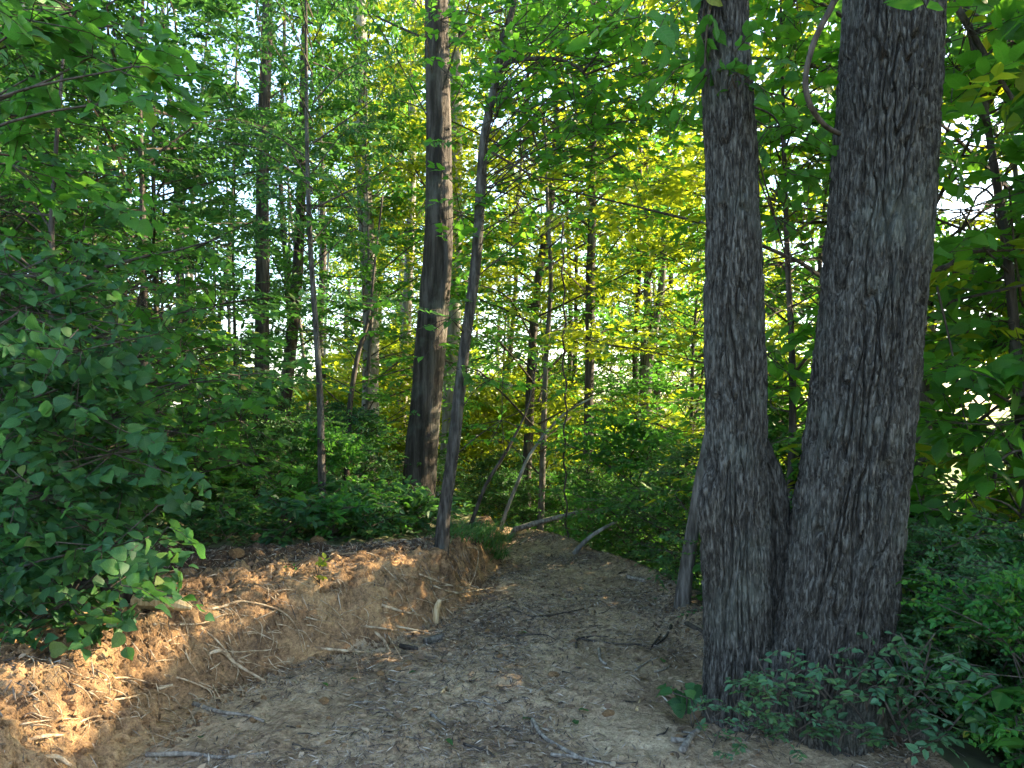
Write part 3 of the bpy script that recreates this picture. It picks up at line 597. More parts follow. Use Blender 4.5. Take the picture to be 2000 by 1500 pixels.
px_tree('slim_tree', 'short slim dark trunk between hanging vine and straight dark trunk', [(1117, 960), (1118, 880), (1120, 800), (1124, 650)], 16.0, [13, 12, 11, 8], 'bark_dark', UNDER[3], (0.9, 0.9, 1.1), 4.9, grow_to=8)
px_tree('slim_tree', 'slim trunk tilted against the far side of the forked trunk', [(1275, 920), (1280, 800), (1290, 700), (1306, 600), (1312, 500)], 17.0, [14, 13, 12, 11, 9], 'bark_dark', CANOPY[2], (0.7, 0.7, 0.75), 2.9, grow_to=12)
px_tree('pale_trunk_tree', 'thick pale trunk leaning out of the leaves under the overhanging dark branch', [(-20, 420), (0, 300), (12, 230), (26, 120), (40, 20)], 9.5, [38, 36, 35, 33, 30], 'bark_pale', CANOPY[1], (0.8, 0.8, 0.9), 0.1, sides=24, disp=soft_disp(0.12, 98), grow_to=14)
px_tree('bent_sapling', 'thin bent dark sapling among shrubs right of the leaning sapling foot', [(905, 1065), (925, 1010), (950, 945), (990, 880), (1030, 800)], 7.2, [9, 8, 7, 6, 4], 'twig', None, sides=8, grow_to=2)
px_tree('tilted_pole', 'pale dead pole tilted across the shrubs beyond the path end', [(985, 1010), (1012, 940), (1040, 880), (1100, 810), (1160, 775)], 10.0, [8, 7, 6, 5, 3], 'bark_pale', None, cat='dead pole', sides=10, grow_to=1)
px_tree('grey_sapling', 'bare grey sapling stem tilted behind the furrowed twin stems at path edge', [(1328, 1215), (1338, 1130), (1352, 1040), (1368, 940), (1384, 850), (1400, 700)], 5.7, [34, 28, 25, 23, 20, 14], 'bark_sapling', None, sides=18, step=0.05, disp=soft_disp(0.2, 108), grow_to=5)
px_tree('slim_tree', 'slim curving stem in front of yellow leaves near the bare grey sapling', [(1335, 960), (1345, 880), (1362, 790), (1375, 700)], 11.0, [8, 7, 6, 5], 'twig', UNDER[0], (0.6, 0.6, 0.8), 1.9, grow_to=6)
px_tree('slim_tree', 'thin dark curved trunk between the scarred sapling and the pale mottled trunk', [(676, 960), (680, 850), (686, 770), (700, 690), (720, 620)], 8.5, [12, 11, 10, 9, 6], 'bark_dark', None, sides=10, grow_to=4)

# hanging vine
vine = catmull([P(1098, 430, 8.5), P(1099, 520, 8.5), P(1103, 620, 8.5), P(1100, 700, 8.5), P(1106, 780, 8.5), P(1102, 860, 8.5), P(1104, 950, 8.5), P(1108, 1055, 8.5)], 60)
vine[:, 0] += 0.015 * np.sin(np.arange(60) * 1.1)
v, q = tube(vine, np.full(60, 0.011), 7); tag(link('hanging_vine', mesh_quads('hanging_vine', v, q, ['twig'], None, None, True)), 'thin knotted dark vine hanging straight down at the path end', 'vine')

# ---- scattered wood behind: understory and canopy trees (all alike, only their place differs)
def lone_trunk(seed, h, r, mat):
    rng = np.random.default_rng(seed); z = np.linspace(-0.3, h, 9)
    c = np.stack([np.cumsum(rng.normal(0, 0.05, 9)) * h / 9, np.cumsum(rng.normal(0, 0.05, 9)) * h / 9, z, np.interp(z, [-0.3, 0.2, h], [r * 1.3, r, r * 0.15])], 1)
    c[:, :2] -= c[0, :2]; return trunk_mesh('trunk', c, mat, 10, 0.4, soft_disp(0.15, seed))
TU = [lone_trunk(10 + i, 6.8, 0.045, ['bark_sapling', 'bark_dark'][i % 2]) for i in range(4)]
TC = [lone_trunk(20 + i, 18, 0.15, ['bark_pale', 'bark_dark', 'bark_sapling'][i % 3]) for i in range(3)]
def place_tree(x, y, kind, i, s=1.0, label=None, group=None, ms=None):
    tone = (['mid-green', 'blue-green', 'deep green', 'yellow-green'] if kind == 'u' else ['yellow-green', 'mid-green', 'light green'])[i % (4 if kind == 'u' else 3)]
    bark = (['grey-brown', 'dark'] if kind == 'u' else ['pale', 'dark', 'grey-brown'])[i % (2 if kind == 'u' else 3)]
    label = label.replace('TONE', tone).replace('BARK', bark).replace('SIZE', 'larger' if s > 1.0 else 'smaller')
    root = thing('understory_tree' if kind == 'u' else 'canopy_tree', (x, y, float(gz(x, y))), label, 'tree', group)
    t = link('trunk', (TU if kind == 'u' else TC)[i % (4 if kind == 'u' else 3)], root); t.scale = (s, s, s)
    c = (UNDER if kind == 'u' else CANOPY)[i % (4 if kind == 'u' else 3)]
    c.place(root, (s * random.uniform(.9, 1.15), s * random.uniform(.9, 1.15), s), random.uniform(0, 6.28)); return root
spots = []
def free(x, y, dmin):
    return all((x - a) ** 2 + (y - b) ** 2 > dmin ** 2 for a, b in spots)
def scatter(n, fx, dmin, tries=4000):
    out = []
    for _ in range(tries):
        if len(out) >= n: break
        x, y = fx()
        if x_foot(y) - 0.6 < x < x_edge(y) + 0.6 and y < 16: continue
        if free(x, y, dmin): spots.append((x, y)); out.append((x, y))
    return out
def fan(y0, y1, a0=-0.8, a1=0.8):
    def f():
        y = random.uniform(y0 ** 1.5, y1 ** 1.5) ** (1 / 1.5); return random.uniform(a0, a1) * y, y
    return f
for k, (x, y) in enumerate([c for c in scatter(24, fan(10.5, 22, -0.82, 0.40), 1.9) if abs(c[0] / c[1] + 0.43) > 0.09]):
    place_tree(x, y, 'u', k + 2 * (x > 0), random.uniform(0.85, 1.25), 'SIZE TONE understory tree with BARK trunk in the wood beyond bank and path', 'understory trees in the wood behind')
for k, (x, y) in enumerate([c for c in scatter(22, fan(18, 44, -0.9, 0.45), 3.2) if abs(c[0] / c[1] + 0.43) > 0.11]):
    place_tree(x, y, 'c', k, random.uniform(0.8, 1.1), 'tall SIZE TONE tree with BARK trunk at the far side of the wood', 'tall trees at the far side of the wood')
for k, (x, y) in enumerate([(-3.6, 7.0), (-5.0, 6.4), (-4.4, 8.9), (-6.2, 8.4), (-5.6, 10.0), (-7.4, 10.2)]):
    place_tree(x, y, 'u', 1, random.uniform(0.85, 1.1), 'dense dark understory tree crowding the top of the earth bank', 'understory trees crowding the bank top')
for k, (x, y, sc) in enumerate([(-4.0, 7.0, .62), (-4.9, 7.7, .75), (-4.2, 6.0, .6), (-5.4, 5.6, .7), (-4.6, 9.6, .7)]):
    place_tree(x, y, 'u', [1, 1, 2, 1][k % 4], sc, 'young narrow understory tree just behind the bank-top shrubs', 'young trees behind the bank-top shrubs')
for x, y in ((-6.4, 14.2), (-4.9, 12.8)):
    place_tree(x, y, 'u', 1, 1.0, 'blue-green understory tree filling the gap behind the dim dark trunks', 'trees behind the dim dark trunks')
spots.clear()
for k, (x, y) in enumerate(scatter(46, fan(17, 40, -0.9, 0.5), 1.7)):
    root = thing('far_brush', (x, y, float(gz(x, y)) - 0.1), 'sunlit yellow-green brush at the far edge of the wood', 'brush', 'brush along the far edge of the wood')
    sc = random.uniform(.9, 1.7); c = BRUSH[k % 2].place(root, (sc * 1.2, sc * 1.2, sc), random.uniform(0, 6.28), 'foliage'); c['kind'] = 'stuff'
for k, (x, y) in enumerate([(0.6, 14.0), (2.2, 14.6), (3.6, 13.6), (-0.8, 15.0), (1.4, 16.4), (-2.2, 16.2), (4.6, 15.6), (3.0, 17.0), (-3.8, 15.6), (-5.4, 14.4)]):
    root = thing('far_brush', (x, y, float(gz(x, y)) - 0.1), 'sunlit yellow-green brush just past the shrubs at the path end', 'brush', 'brush past the path end')
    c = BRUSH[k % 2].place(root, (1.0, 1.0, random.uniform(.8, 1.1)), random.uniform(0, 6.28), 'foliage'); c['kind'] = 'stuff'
for k in range(26):
    y = random.uniform(14, 34); x = random.uniform(-.62, .32) * y; h = random.uniform(.8, 1.2)
    root = thing('bare_trunk', (x, y, float(gz(x, y))), 'slim bare trunk standing among the far brush', 'tree', 'slim trunks among the far brush')
    t = link('trunk', TC[k % 3], root); t.scale = (.5 * h, .5 * h, h * .8); t.rotation_euler = (random.uniform(-.05, .05), random.uniform(-.07, .07), random.uniform(0, 6))
# wood on the sunny side of the path, down the slope
for k, (x, y) in enumerate([(4.6, 6.6), (5.4, 8.2), (7.6, 6.2), (3.7, 8.8), (10.5, 7.0), (6.2, 4.4), (4.5, 5.2), (3.3, 5.8), (4.2, 7.4), (8.2, 3.6), (5.2, 2.0), (10.5, 4.4)]):
    place_tree(x, y, 'u', [0, 2, 0, 3][k % 4], random.uniform(1.0, 1.3), 'SIZE TONE understory tree on the slope behind the furrowed twin stems', 'understory trees on the slope below the path')
for k, (x, y) in enumerate([(9.5, 5.0), (13.0, 6.8), (12.0, 3.0), (15, 5.0)]):
    place_tree(x, y, 'c', k, random.uniform(0.8, 0.95), 'tall TONE tree with BARK trunk standing far down the slope below the path', 'tall trees down the slope')

# ---- shrubs and low plants
def put(lst, i, x, y, s, name, label, cat, group, part='foliage', sink=0.0):
    if lst is SHRUB:
        label = ('tall ' if s > 0.9 else 'low ') + label.replace('dense', ['dense blue-green', 'broad-leaved mid-green', 'fine-leaved blue-green', 'dense dark green'][i % 4])
    root = thing(name, (x, y, float(gz(x, y)) - sink), label, cat, group)
    c = lst[i % len(lst)].place(root, (s * random.uniform(.9, 1.2), s * random.uniform(.9, 1.2), s * random.uniform(.85, 1.1)), random.uniform(0, 6.28), part)
    c['kind'] = 'stuff'; return root
spots.clear()
n = 0
for (x, y) in scatter(46, lambda: (random.uniform(-6.5, -0.6), random.uniform(5.6, 11.5)), 0.62):
    d = x_foot(y) - x
    if d < np.interp(y, [4, 5, 5.6, 6, 8], [2.9, 2.5, 1.7, 1.0, 0.7]) or (y < 8.8 and abs(x / y + 0.128) < 0.075): continue
    put(SHRUB, n, x, y, random.uniform(0.6, 1.05) * min(1, 0.5 + 0.25 * d), 'shrub', 'dense shrub crowding the top of the earth bank', 'shrub', 'shrubs along the bank top'); n += 1
for (x, y) in scatter(40, lambda: (random.uniform(-0.6, 5.0), random.uniform(8.2, 14.5)), 0.65):
    if x < x_edge(y) + 0.7: continue
    put(SHRUB, n, x, y, random.uniform(0.7, 1.05), 'shrub', 'dense shrub in the thicket closing off the path end', 'shrub', 'shrubs closing off the path end'); n += 1
for (x, y) in scatter(40, lambda: (random.uniform(1.3, 5.5), random.uniform(3.9, 8.4)), 0.5):
    if x < max(x_edge(y) + 0.55, 2.25 if y < 5 else 0): continue
    put(SHRUB, n, x, y, random.uniform(0.75, 1.25), 'shrub', 'dense shrub on the slope dropping below the path', 'shrub', 'shrubs on the slope below the path'); n += 1
for (x, y) in scatter(9, lambda: (random.uniform(2.25, 3.6), random.uniform(3.1, 3.9)), 0.34):
    put(SHRUB, n, x, y, random.uniform(0.5, 0.8), 'shrub', 'dense shrub at the foot of the thicker furrowed stem', 'shrub', 'low shrubs beside the twin-stemmed tree'); n += 1
spots.clear()
for (x, y) in scatter(110, lambda: (random.uniform(-4.6, -0.4), random.uniform(4.4, 8.0)), 0.20):
    d = (x_foot(y) - x) * 0.86
    vl = np.interp(y, [2, 4, 5, 5.5, 6, 7, 8], [2.2, 2.2, 1.9, 1.25, 0.62, 0.40, 0.30])
    if not (vl - 0.05 < d < vl + 1.0): continue
    put(HERB, n, x, y, random.uniform(0.7, 1.25), 'low_plant', 'low broad-leaved plant on the top edge of the earth bank', 'plant', 'low plants edging the bank top'); n += 1

# ------------------------------------------------------------------ plants near the camera, leaf by leaf
LEAFMESH = {}
def leaf_meshes(kind, mat):
    key = (kind, mat)
    if key not in LEAFMESH:
        out = []
        for k in range(3):
            v, q = leaf_template(kind, 12); v = v.copy(); uv = v.copy()
            v[:, 2] += [0.0, -0.16, 0.10][k] * v[:, 0] ** 2 + [0.0, 0.10, -0.12][k] * v[:, 1] * v[:, 0]; v[:, 1] += [0, 0.06, -0.05][k] * v[:, 0] ** 2
            out.append(mesh_quads('leaf', v, q, [mat], None, None, True, uv))
        LEAFMESH[key] = out
    return LEAFMESH[key]
def leafy(root, clusters, kind, leaf, mat, m=7, tl=0.34, n_ind=300, tilt=0.35, droop=0.25, seed=1, start=None, r0=0.010, out_dir=None, flat=0.35, holder=None, wood='twig', limb=True, fname='foliage'):
    """clusters: (px, py, Y, spread m, twigs). branches run from start(center) to each cluster; the leaves that show largest are single objects"""
    rng = np.random.default_rng(seed); b = np.array(root.location); hold = holder or root
    off = np.array(holder.location) if holder is not None else 0
    parts = []
    for (px, py, Y, sp, nt) in clusters:
        c = P(px, py, Y); s0 = start(c) if callable(start) else np.array(start)
        dirv = unit(c - s0) if out_dir is None else np.array(out_dir)
        B = c + rng.normal(0, sp, (nt, 3)) * np.array([1, 1, 0.8])
        B[:, 2] = np.maximum(B[:, 2], gz(B[:, 0], B[:, 1]) + 0.06)
        A = dirv[None] * 0.7 + rng.normal(0, 0.65, (nt, 3)); A[:, 2] *= flat
        T = tl * rng.uniform(0.6, 1.2, nt)
        parts.append(sprays(B, A, T, m, leaf, rng, tilt, droop))
        a = Acc()
        if limb:
            k = catmull([s0, s0 * 0.45 + c * 0.55 + rng.normal(0, 0.05, 3) + np.array([0, 0, 0.05]), c], 10); v, q = tube(k - b, np.linspace(r0, 0.004, 10), 6); a.add(v, q)
        for i in range(nt):
            A_ = unit(A[i]); e = B[i] + A_ * T[i]; e[2] -= droop * T[i]; mid = B[i] + A_ * T[i] * 0.5; mid[2] -= droop * T[i] * 0.25
            v, q = tube(np.array([c if limb else B[i], B[i] + 1e-3, mid, e]) - b, [0.003, 0.003, 0.0022, 0.0012], 4); a.add(v, q)
        link('branch' if holder is None else 'twig', a.mesh('branch', [wood], True), hold)
    pos, ax, nn, ln = (np.concatenate(z) for z in zip(*parts))
    ok = ~in_gap(pos); ok &= pos[:, 2] > gz(pos[:, 0], pos[:, 1]) + 0.03
    pos, ax, nn, ln = pos[ok], ax[ok], nn[ok], ln[ok]
    ax = unit(ax); sd_ = unit(np.cross(nn, ax)); nr = np.cross(ax, sd_)
    px = 1000 + pos[:, 0] / pos[:, 1] * FPX; py = HORIZON - (pos[:, 2] - EYE) / pos[:, 1] * FPX
    inside = (px > -40) & (px < 2040) & (py > -40) & (py < 1540)
    order = np.argsort(-(ln / pos[:, 1]) * np.where(inside, 1, 0.01)); pick = order[:n_ind]; pick = pick[inside[pick]]
    ms = leaf_meshes(kind, mat); rr = rng.integers(0, 3, len(pos))
    for i in pick:
        o = bpy.data.objects.new('leaf', ms[rr[i]]); COL.objects.link(o); o.parent = hold
        L = ln[i]; p = pos[i] - b - off
        o.matrix_basis = Matrix(((ax[i][0] * L, sd_[i][0] * L, nr[i][0] * L, p[0]), (ax[i][1] * L, sd_[i][1] * L, nr[i][1] * L, p[1]), (ax[i][2] * L, sd_[i][2] * L, nr[i][2] * L, p[2]), (0, 0, 0, 1)))
    rest = np.setdiff1d(np.arange(len(pos)), pick)
    if len(rest) > 3:
        t = leaf_template(kind, 5); v, q, r = stamp(t, pos[rest] - b - off, ax[rest], nn[rest], ln[rest], rng.random(len(rest)))
        link(fname, mesh_quads(fname, v, q, [mat], None, r, True, np.tile(t[0], (len(rest), 1))), hold)['kind'] = 'stuff'
def stem_of(root, rows, mat='twig', sides=9):
    b = np.array(root.location); k = catmull(np.array(rows), 40); v, q = tube(k[:, :3] - b, k[:, 3], sides)
    link('stem', mesh_quads('stem', v, q, [mat], None, None, True), root)
    return lambda c: k[np.argmin(np.abs(k[:, 2] - (c[2] - 0.35 * abs(c[0] - k[0, 0]) ** 0.5))), :3]
rg = np.random.default_rng(5)
def grid_clusters(x0, x1, y0, y1, nx, ny, Y0, Y1, sp, nt, keep=None, jit=0.4):
    out = []
    for i in range(nx):
        for j in range(ny):
            px = x0 + (x1 - x0) * (i + 0.5 + rg.uniform(-jit, jit)) / nx; py = y0 + (y1 - y0) * (j + 0.5 + rg.uniform(-jit, jit)) / ny
            if keep is None or keep(px, py): out.append((px, py, rg.uniform(Y0, Y1), sp, nt))
    return out
# left: broad-leaved bush hanging over the bank
r_ = thing('broadleaf_bush', (-3.05, 3.9, float(gz(-3.05, 3.9))), 'large blue-green broad-leaved bush drooping over the cracked clay of the bank', 'bush')
st = stem_of(r_, [[-3.05, 3.9, 0.2, 0.03], [-3.0, 3.95, 1.0, 0.024], [-3.1, 4.1, 2.0, 0.015], [-3.0, 4.2, 2.7, 0.006]], 'bark_sapling')
leafy(r_, grid_clusters(-80, 330, 520, 1230, 6, 11, 3.5, 4.5, 0.14, 9, lambda x, y: x < 275 - 0.7 * max(0, y - 1110) - 0.40 * max(0, 830 - y) and not (x > 150 and y > 1180)), 'heart', 0.080, 'leaf_shade_blue', 9, 0.25, 300, 0.5, 0.5, 2, st)
# left: overhanging branch at the top
r_ = thing('broadleaf_sapling', (-3.4, 3.5, float(gz(-3.4, 3.5))), 'broad-leaved sapling reaching a dark leafy branch in under the sky gap', 'tree')
st = stem_of(r_, [[-3.4, 3.5, 0.2, 0.04], [-3.45, 3.5, 1.6, 0.032], [-3.2, 3.6, 2.8, 0.024], [-2.9, 3.7, 4.2, 0.012]], 'bark_sapling')
leafy(r_, [(-30, 60, 3.6, .12, 6), (60, 40, 3.5, .12, 8), (150, 20, 3.6, .13, 8), (60, 150, 3.7, .12, 7), (180, 110, 3.6, .12, 7), (260, 130, 3.5, .10, 5), (320, 190, 3.5, .08, 3), (220, 50, 3.7, .12, 6), (-20, 200, 3.8, .13, 7), (100, 230, 3.9, .12, 5), (20, 320, 4.1, .14, 6), (120, 330, 4.2, .14, 5)], 'heart', 0.095, 'leaf_mid', 7, 0.25, 280, 0.4, 0.35, 3, st)
# left: layered sapling behind the bush
r_ = thing('layered_sapling', (-3.3, 5.3, float(gz(-3.3, 5.3))), 'layered dark sapling filling the space behind the drooping broad-leaved bush', 'tree')
st = stem_of(r_, [[-3.3, 5.3, 0.3, 0.035], [-3.2, 5.2, 1.6, 0.028], [-3.3, 5.3, 2.8, 0.02], [-3.2, 5.3, 4.3, 0.008]], 'bark_dark')
leafy(r_, grid_clusters(-80, 480, 380, 960, 8, 9, 4.8, 6.2, 0.20, 8, lambda x, y: x < 250 + 0.45 * y and not (x > 250 and y < 560)), 'lobed', 0.085, 'leaf_mid', 8, 0.32, 300, 0.32, 0.2, 4, st)
add_limb(r_, [P(150, 560, 5.0), P(200, 525, 4.95), P(290, 500, 4.9), P(350, 488, 4.9), P(430, 465, 4.8)], 0.014, 0.004)
# right of the twin-stemmed tree
r_ = thing('elm_sapling', (3.25, 4.5, float(gz(3.25, 4.5))), 'bright green large-leaved sapling hanging beside the thicker furrowed stem', 'tree')
st = stem_of(r_, [[3.25, 4.5, -0.5, 0.045], [3.15, 4.55, 1.2, 0.035], [3.0, 4.5, 2.6, 0.026], [2.7, 4.45, 4.2, 0.012]], 'bark_dark')
leafy(r_, grid_clusters(1800, 2060, -30, 1130, 5, 11, 4.0, 5.2, 0.20, 8, lambda x, y: x > 1870 - y * 0.05), 'elm', 0.150, 'leaf_right', 7, 0.40, 300, 0.4, 0.3, 6, st)
for pts, r0 in (([P(1850, -20, 4.3), P(1885, 40, 4.3), P(1920, 100, 4.3), P(1950, 150, 4.3), P(2010, 240, 4.3)], 0.022), ([P(1810, 530, 4.4), P(1850, 520, 4.4), P(1900, 492, 4.35), P(2010, 488, 4.3)], 0.018), ([P(1940, 950, 4.2), P(1950, 905, 4.2), P(1980, 882, 4.2), P(2020, 880, 4.2)], 0.012), ([P(1770, 990, 4.4), P(1850, 998, 4.4), P(1960, 1020, 4.4), P(2030, 1050, 4.4)], 0.008), ([P(1830, 560, 4.3), P(1860, 690, 4.3), P(1880, 800, 4.3), P(1910, 900, 4.3)], 0.007)):
    add_limb(r_, pts, r0, r0 * 0.45)
r_ = thing('hickory_sapling', (2.15, 5.9, float(gz(2.15, 5.9))), 'light green large-leaved sapling seen in the gap between both furrowed stems', 'tree')
st = stem_of(r_, [[2.15, 5.9, -0.4, 0.035], [2.2, 5.8, 1.5, 0.028], [2.15, 5.8, 3.0, 0.02], [2.1, 5.8, 5.0, 0.008]], 'bark_dark')
leafy(r_, grid_clusters(1470, 1660, -30, 820, 4, 9, 5.3, 6.4, 0.22, 7, lambda x, y: True), 'elm', 0.140, 'leaf_right', 7, 0.40, 220, 0.4, 0.3, 7, st)
# leaves of the twin-stemmed tree itself
leafy(BIG, [(1390, 40, 3.7, .05, 3), (1375, 90, 3.7, .05, 3), (1350, -10, 3.7, .07, 3), (1375, 150, 3.7, .04, 2), (1270, -30, 3.7, .07, 2)], 'elm', 0.125, 'leaf_mid', 6, 0.28, 60, 0.5, 0.7, 8, P(1405, -60, 3.75), 0.012, (-0.75, -0.2, -0.6), 1.0, fname='foliage')
leafy(BIG, [(1440, 145, 3.62, .05, 4), (1475, 165, 3.62, .05, 3), (1500, 250, 3.9, .08, 4), (1530, 330, 4.0, .1, 4), (1510, 420, 4.0, .1, 4), (1540, 520, 4.1, .1, 4)], 'elm', 0.085, 'leaf_mid', 7, 0.22, 150, 0.35, 0.3, 9, P(1450, 200, 3.72), 0.006, (0.6, -0.4, -0.1), 0.5)
vn = catmull([P(1650, -40, 3.40), P(1620, 20, 3.35), P(1590, 80, 3.35), P(1573, 150, 3.36), P(1580, 200, 3.38), P(1608, 242, 3.44), P(1640, 262, 3.5)], 40)
v, q = tube(vn, np.linspace(0.016, 0.011, 40), 10, soft_disp(0.25, 4)); tag(link('looping_vine', mesh_quads('looping_vine', v, q, ['twig'], None, None, True)), 'thick dark vine looping out from the thicker furrowed stem', 'vine')
# leaves on the leaning sapling
SAPK = catmull([P(x, y, 6.0) for x, y in [(868, 1000), (885, 880), (905, 700), (928, 520), (940, 360), (946, 270), (966, 170), (985, 70), (1004, 0)]] + [np.array([0.12, 6.0, 6.0])], 60)
leafy(sap, grid_clusters(960, 1330, -30, 330, 7, 6, 5.3, 6.3, 0.20, 8, lambda x, y: not (x > 1220 and y > 240)) + [(900, 420, 5.9, .2, 8), (1000, 420, 5.8, .22, 8), (880, 620, 5.8, .2, 7), (960, 740, 6.0, .2, 8), (980, 820, 6.2, .2, 7), (860, 40, 5.9, .2, 7), (1100, 420, 5.8, .2, 6)], 'lobed', 0.085, 'leaf_right', 7, 0.30, 200, 0.32, 0.25, 12, lambda c: SAPK[np.argmin(np.abs(SAPK[:, 2] - c[2] + 0.45 * abs(c[0] - SAPK[0, 0]) ** 0.6)), :3], 0.006)
# sprouts at the foot of the twin stems
for k, (px, py, s) in enumerate([(1400, 1400, 1.0), (1440, 1390, 1.2), (1370, 1440, .8), (1480, 1450, .9), (1540, 1465, 1.0), (1600, 1450, 1.1), (1660, 1460, 1.2), (1700, 1440, 1.2), (1740, 1470, 1.3), (1780, 1490, 1.4), (1850, 1500, 1.4)]):
    g = on_ground(px, py); x, y = g[0], min(g[1], 3.32)
    put(SPROUT, k, x, y, s * 0.75, 'seedling', 'small compound-leaved seedling sprouting against the foot of the furrowed twin stems', 'seedling', 'seedlings at the foot of the twin stems')
r_ = thing('broad_seedling', on_ground(1352, 1420), 'seedling with a few broad leaves beside the slimmer stem foot', 'seedling')
leafy(r_, [(1350, 1365, r_.location[1], .03, 2), (1340, 1395, r_.location[1], .04, 2)], 'heart', 0.08, 'leaf_shade_blue', 5, 0.12, 30, 0.3, 0.2, 14, np.array(r_.location) - np.array([0, 0, .02]), 0.003)
r_ = thing('bank_seedling', on_ground(625, 1150), 'tiny bright green seedling growing on the sunlit bank', 'seedling')
leafy(r_, [(625, 1140, r_.location[1], .03, 3)], 'elm', 0.05, 'leaf_sunlit', 5, 0.09, 20, 0.3, 0.2, 15, np.array(r_.location), 0.002)
r_ = thing('bank_seedling', on_ground(570, 1125), 'wilting seedling with few small leaves on the dark soil of the bank', 'seedling')
leafy(r_, [(572, 1112, r_.location[1], .03, 2)], 'elm', 0.045, 'leaf_mid', 4, 0.09, 12, 0.3, 0.2, 16, np.array(r_.location), 0.002)

# grass spilling over the brink at the far end of the bank
def grass_tuft(px, py, s, n, seed, label):
    rng = np.random.default_rng(seed); g = on_ground(px, py); root = thing('grass_tuft', g, label, 'grass tuft', 'grass tufts on the bank brink'); a = Acc()
    for i in range(n):
        az = rng.uniform(0, 6.28); L = s * rng.uniform(.5, 1.1); o = np.array([rng.normal(0, .07), rng.normal(0, .07), -0.02]) * s / .3
        lean = rng.uniform(.2, .9); d = np.array([math.cos(az) * lean + 0.25, math.sin(az) * lean - 0.1, 1.0]); t = np.linspace(0, 1, 5)[:, None]
        c = o + d * L * t * 0.8; c[:, 2] -= (L * 0.55 * t[:, 0] ** 2); sd = np.array([-math.sin(az), math.cos(az), 0]) * 0.004
        w = (1 - np.linspace(0, 1, 5) ** 2)[:, None] + 0.05
        v = np.vstack([c - sd * w, c + sd * w]); k = np.arange(4); a.add(v, np.stack([k, k + 1, k + 6, k + 5], 1), 0, np.full(4, rng.random()))
    o = link('blades', a.mesh('blades', ['leaf_shrub']), root); o['kind'] = 'stuff'
for k, (px, py, s) in enumerate([(950, 1065, .4), (925, 1050, .42), (965, 1085, .3), (905, 1040, .42), (975, 1055, .35), (940, 1035, .45), (880, 1050, .35)]):
    grass_tuft(px, py, s, 130, 60 + k, 'wispy grass tuft spilling over the far end of the bank')

# ------------------------------------------------------------------ roots, sticks, wood on the ground
def ground_curve(pix, lift):
    pts = [lie(x, y, l) for (x, y), l in zip(pix, lift if hasattr(lift, '__len__') else [lift] * len(pix))]
    return np.array(pts)
def stick(name, label, cat, pix, r0, r1, mat, lift=0.012, group=None, sides=8, n=None):
    c = ground_curve(pix, lift); k = catmull(c, n or max(10, 6 * len(pix)))
    v, q = tube(k, np.linspace(r0, r1, len(k)), sides, soft_disp(0.35, len(bpy.data.objects)))
    return tag(link(name, mesh_quads(name, v, q, [mat], None, None, True)), label, cat, group)
ROOTS = [
 ([(355, 1198), (430, 1188), (470, 1175), (540, 1195), (575, 1225), (590, 1275)], .010, .004, 'long pale root arching over the bank from the broken log end'),
 ([(300, 1218), (390, 1220), (440, 1203), (490, 1205)], .010, .004, 'pale root lying flat just below the broken log'),
 ([(385, 1222), (420, 1250), (450, 1285)], .008, .004, 'pale side root dropping down toward the thick bare root'),
 ([(405, 1275), (430, 1275), (460, 1300), (515, 1333)], .014, .008, 'thick bare root running straight down the bank face'),
 ([(470, 1235), (500, 1237), (540, 1255)], .006, .003, 'short wiggly root in the middle of the bank face'),
 ([(600, 1262), (640, 1270), (712, 1277)], .013, .008, 'thick stub of root pointing out over the path at the bank foot'),
 ([(705, 1222), (735, 1228), (772, 1233)], .013, .009, 'cut pale root stub sticking out near the small log'),
 ([(730, 1230), (745, 1250), (760, 1275)], .012, .007, 'pale root bending down to the path beside the cut stub'),
 ([(660, 1082), (720, 1085), (750, 1110), (780, 1140)], .009, .004, 'curved root along the top edge of the bank'),
 ([(745, 1180), (780, 1195), (815, 1205), (835, 1220)], .012, .005, 'stringy root beside the torn wooden stake'),
 ([(905, 1068), (930, 1075), (928, 1120), (905, 1165)], .009, .005, 'bent root standing off the bank below the leaning sapling'),
 ([(770, 1220), (830, 1240), (890, 1258)], .009, .004, 'straight root pointing to the path below the wooden stake'),
 ([(40, 1450), (90, 1440), (165, 1440)], .011, .004, 'pale forked root low on the bank near its sunlit end'),
 ([(60, 1483), (110, 1478), (140, 1498)], .014, .010, 'thick pale root bulging out at the very foot of the bank'),
 ([(190, 1330), (240, 1328), (300, 1335)], .007, .003, 'thin horizontal root across the shaded clay face'),
 ([(300, 1315), (350, 1325), (400, 1350), (415, 1365)], .009, .003, 'long drooping root with fine hairs on the clay face'),
 ([(195, 1372), (250, 1362), (280, 1360), (290, 1385)], .008, .003, 'hooked root below the thin horizontal one'),
 ([(150, 1410), (190, 1400), (230, 1408), (270, 1402)], .007, .003, 'wavy root on the lower clay face'),
 ([(310, 1345), (335, 1340)], .012, .010, 'short pale cut root end on the clay face'),
 ([(820, 1120), (880, 1145), (945, 1155)], .010, .004, 'dry root trailing under the leaning sapling'),
 ([(840, 1140), (890, 1160), (965, 1150)], .009, .004, 'second dry root crossing under the leaning sapling'),
 ([(880, 1100), (900, 1130), (930, 1150), (990, 1158)], .008, .004, 'long dry root reaching the path edge from under the sapling'),
]
for p, a, b, lab in ROOTS:
    stick('exposed_root', lab, 'root', p, a * .85, b * .7, 'root', [-0.010] + [0.020] * (len(p) - 2) + [0.014], 'roots exposed in the cut bank')
rr = random.Random(3)
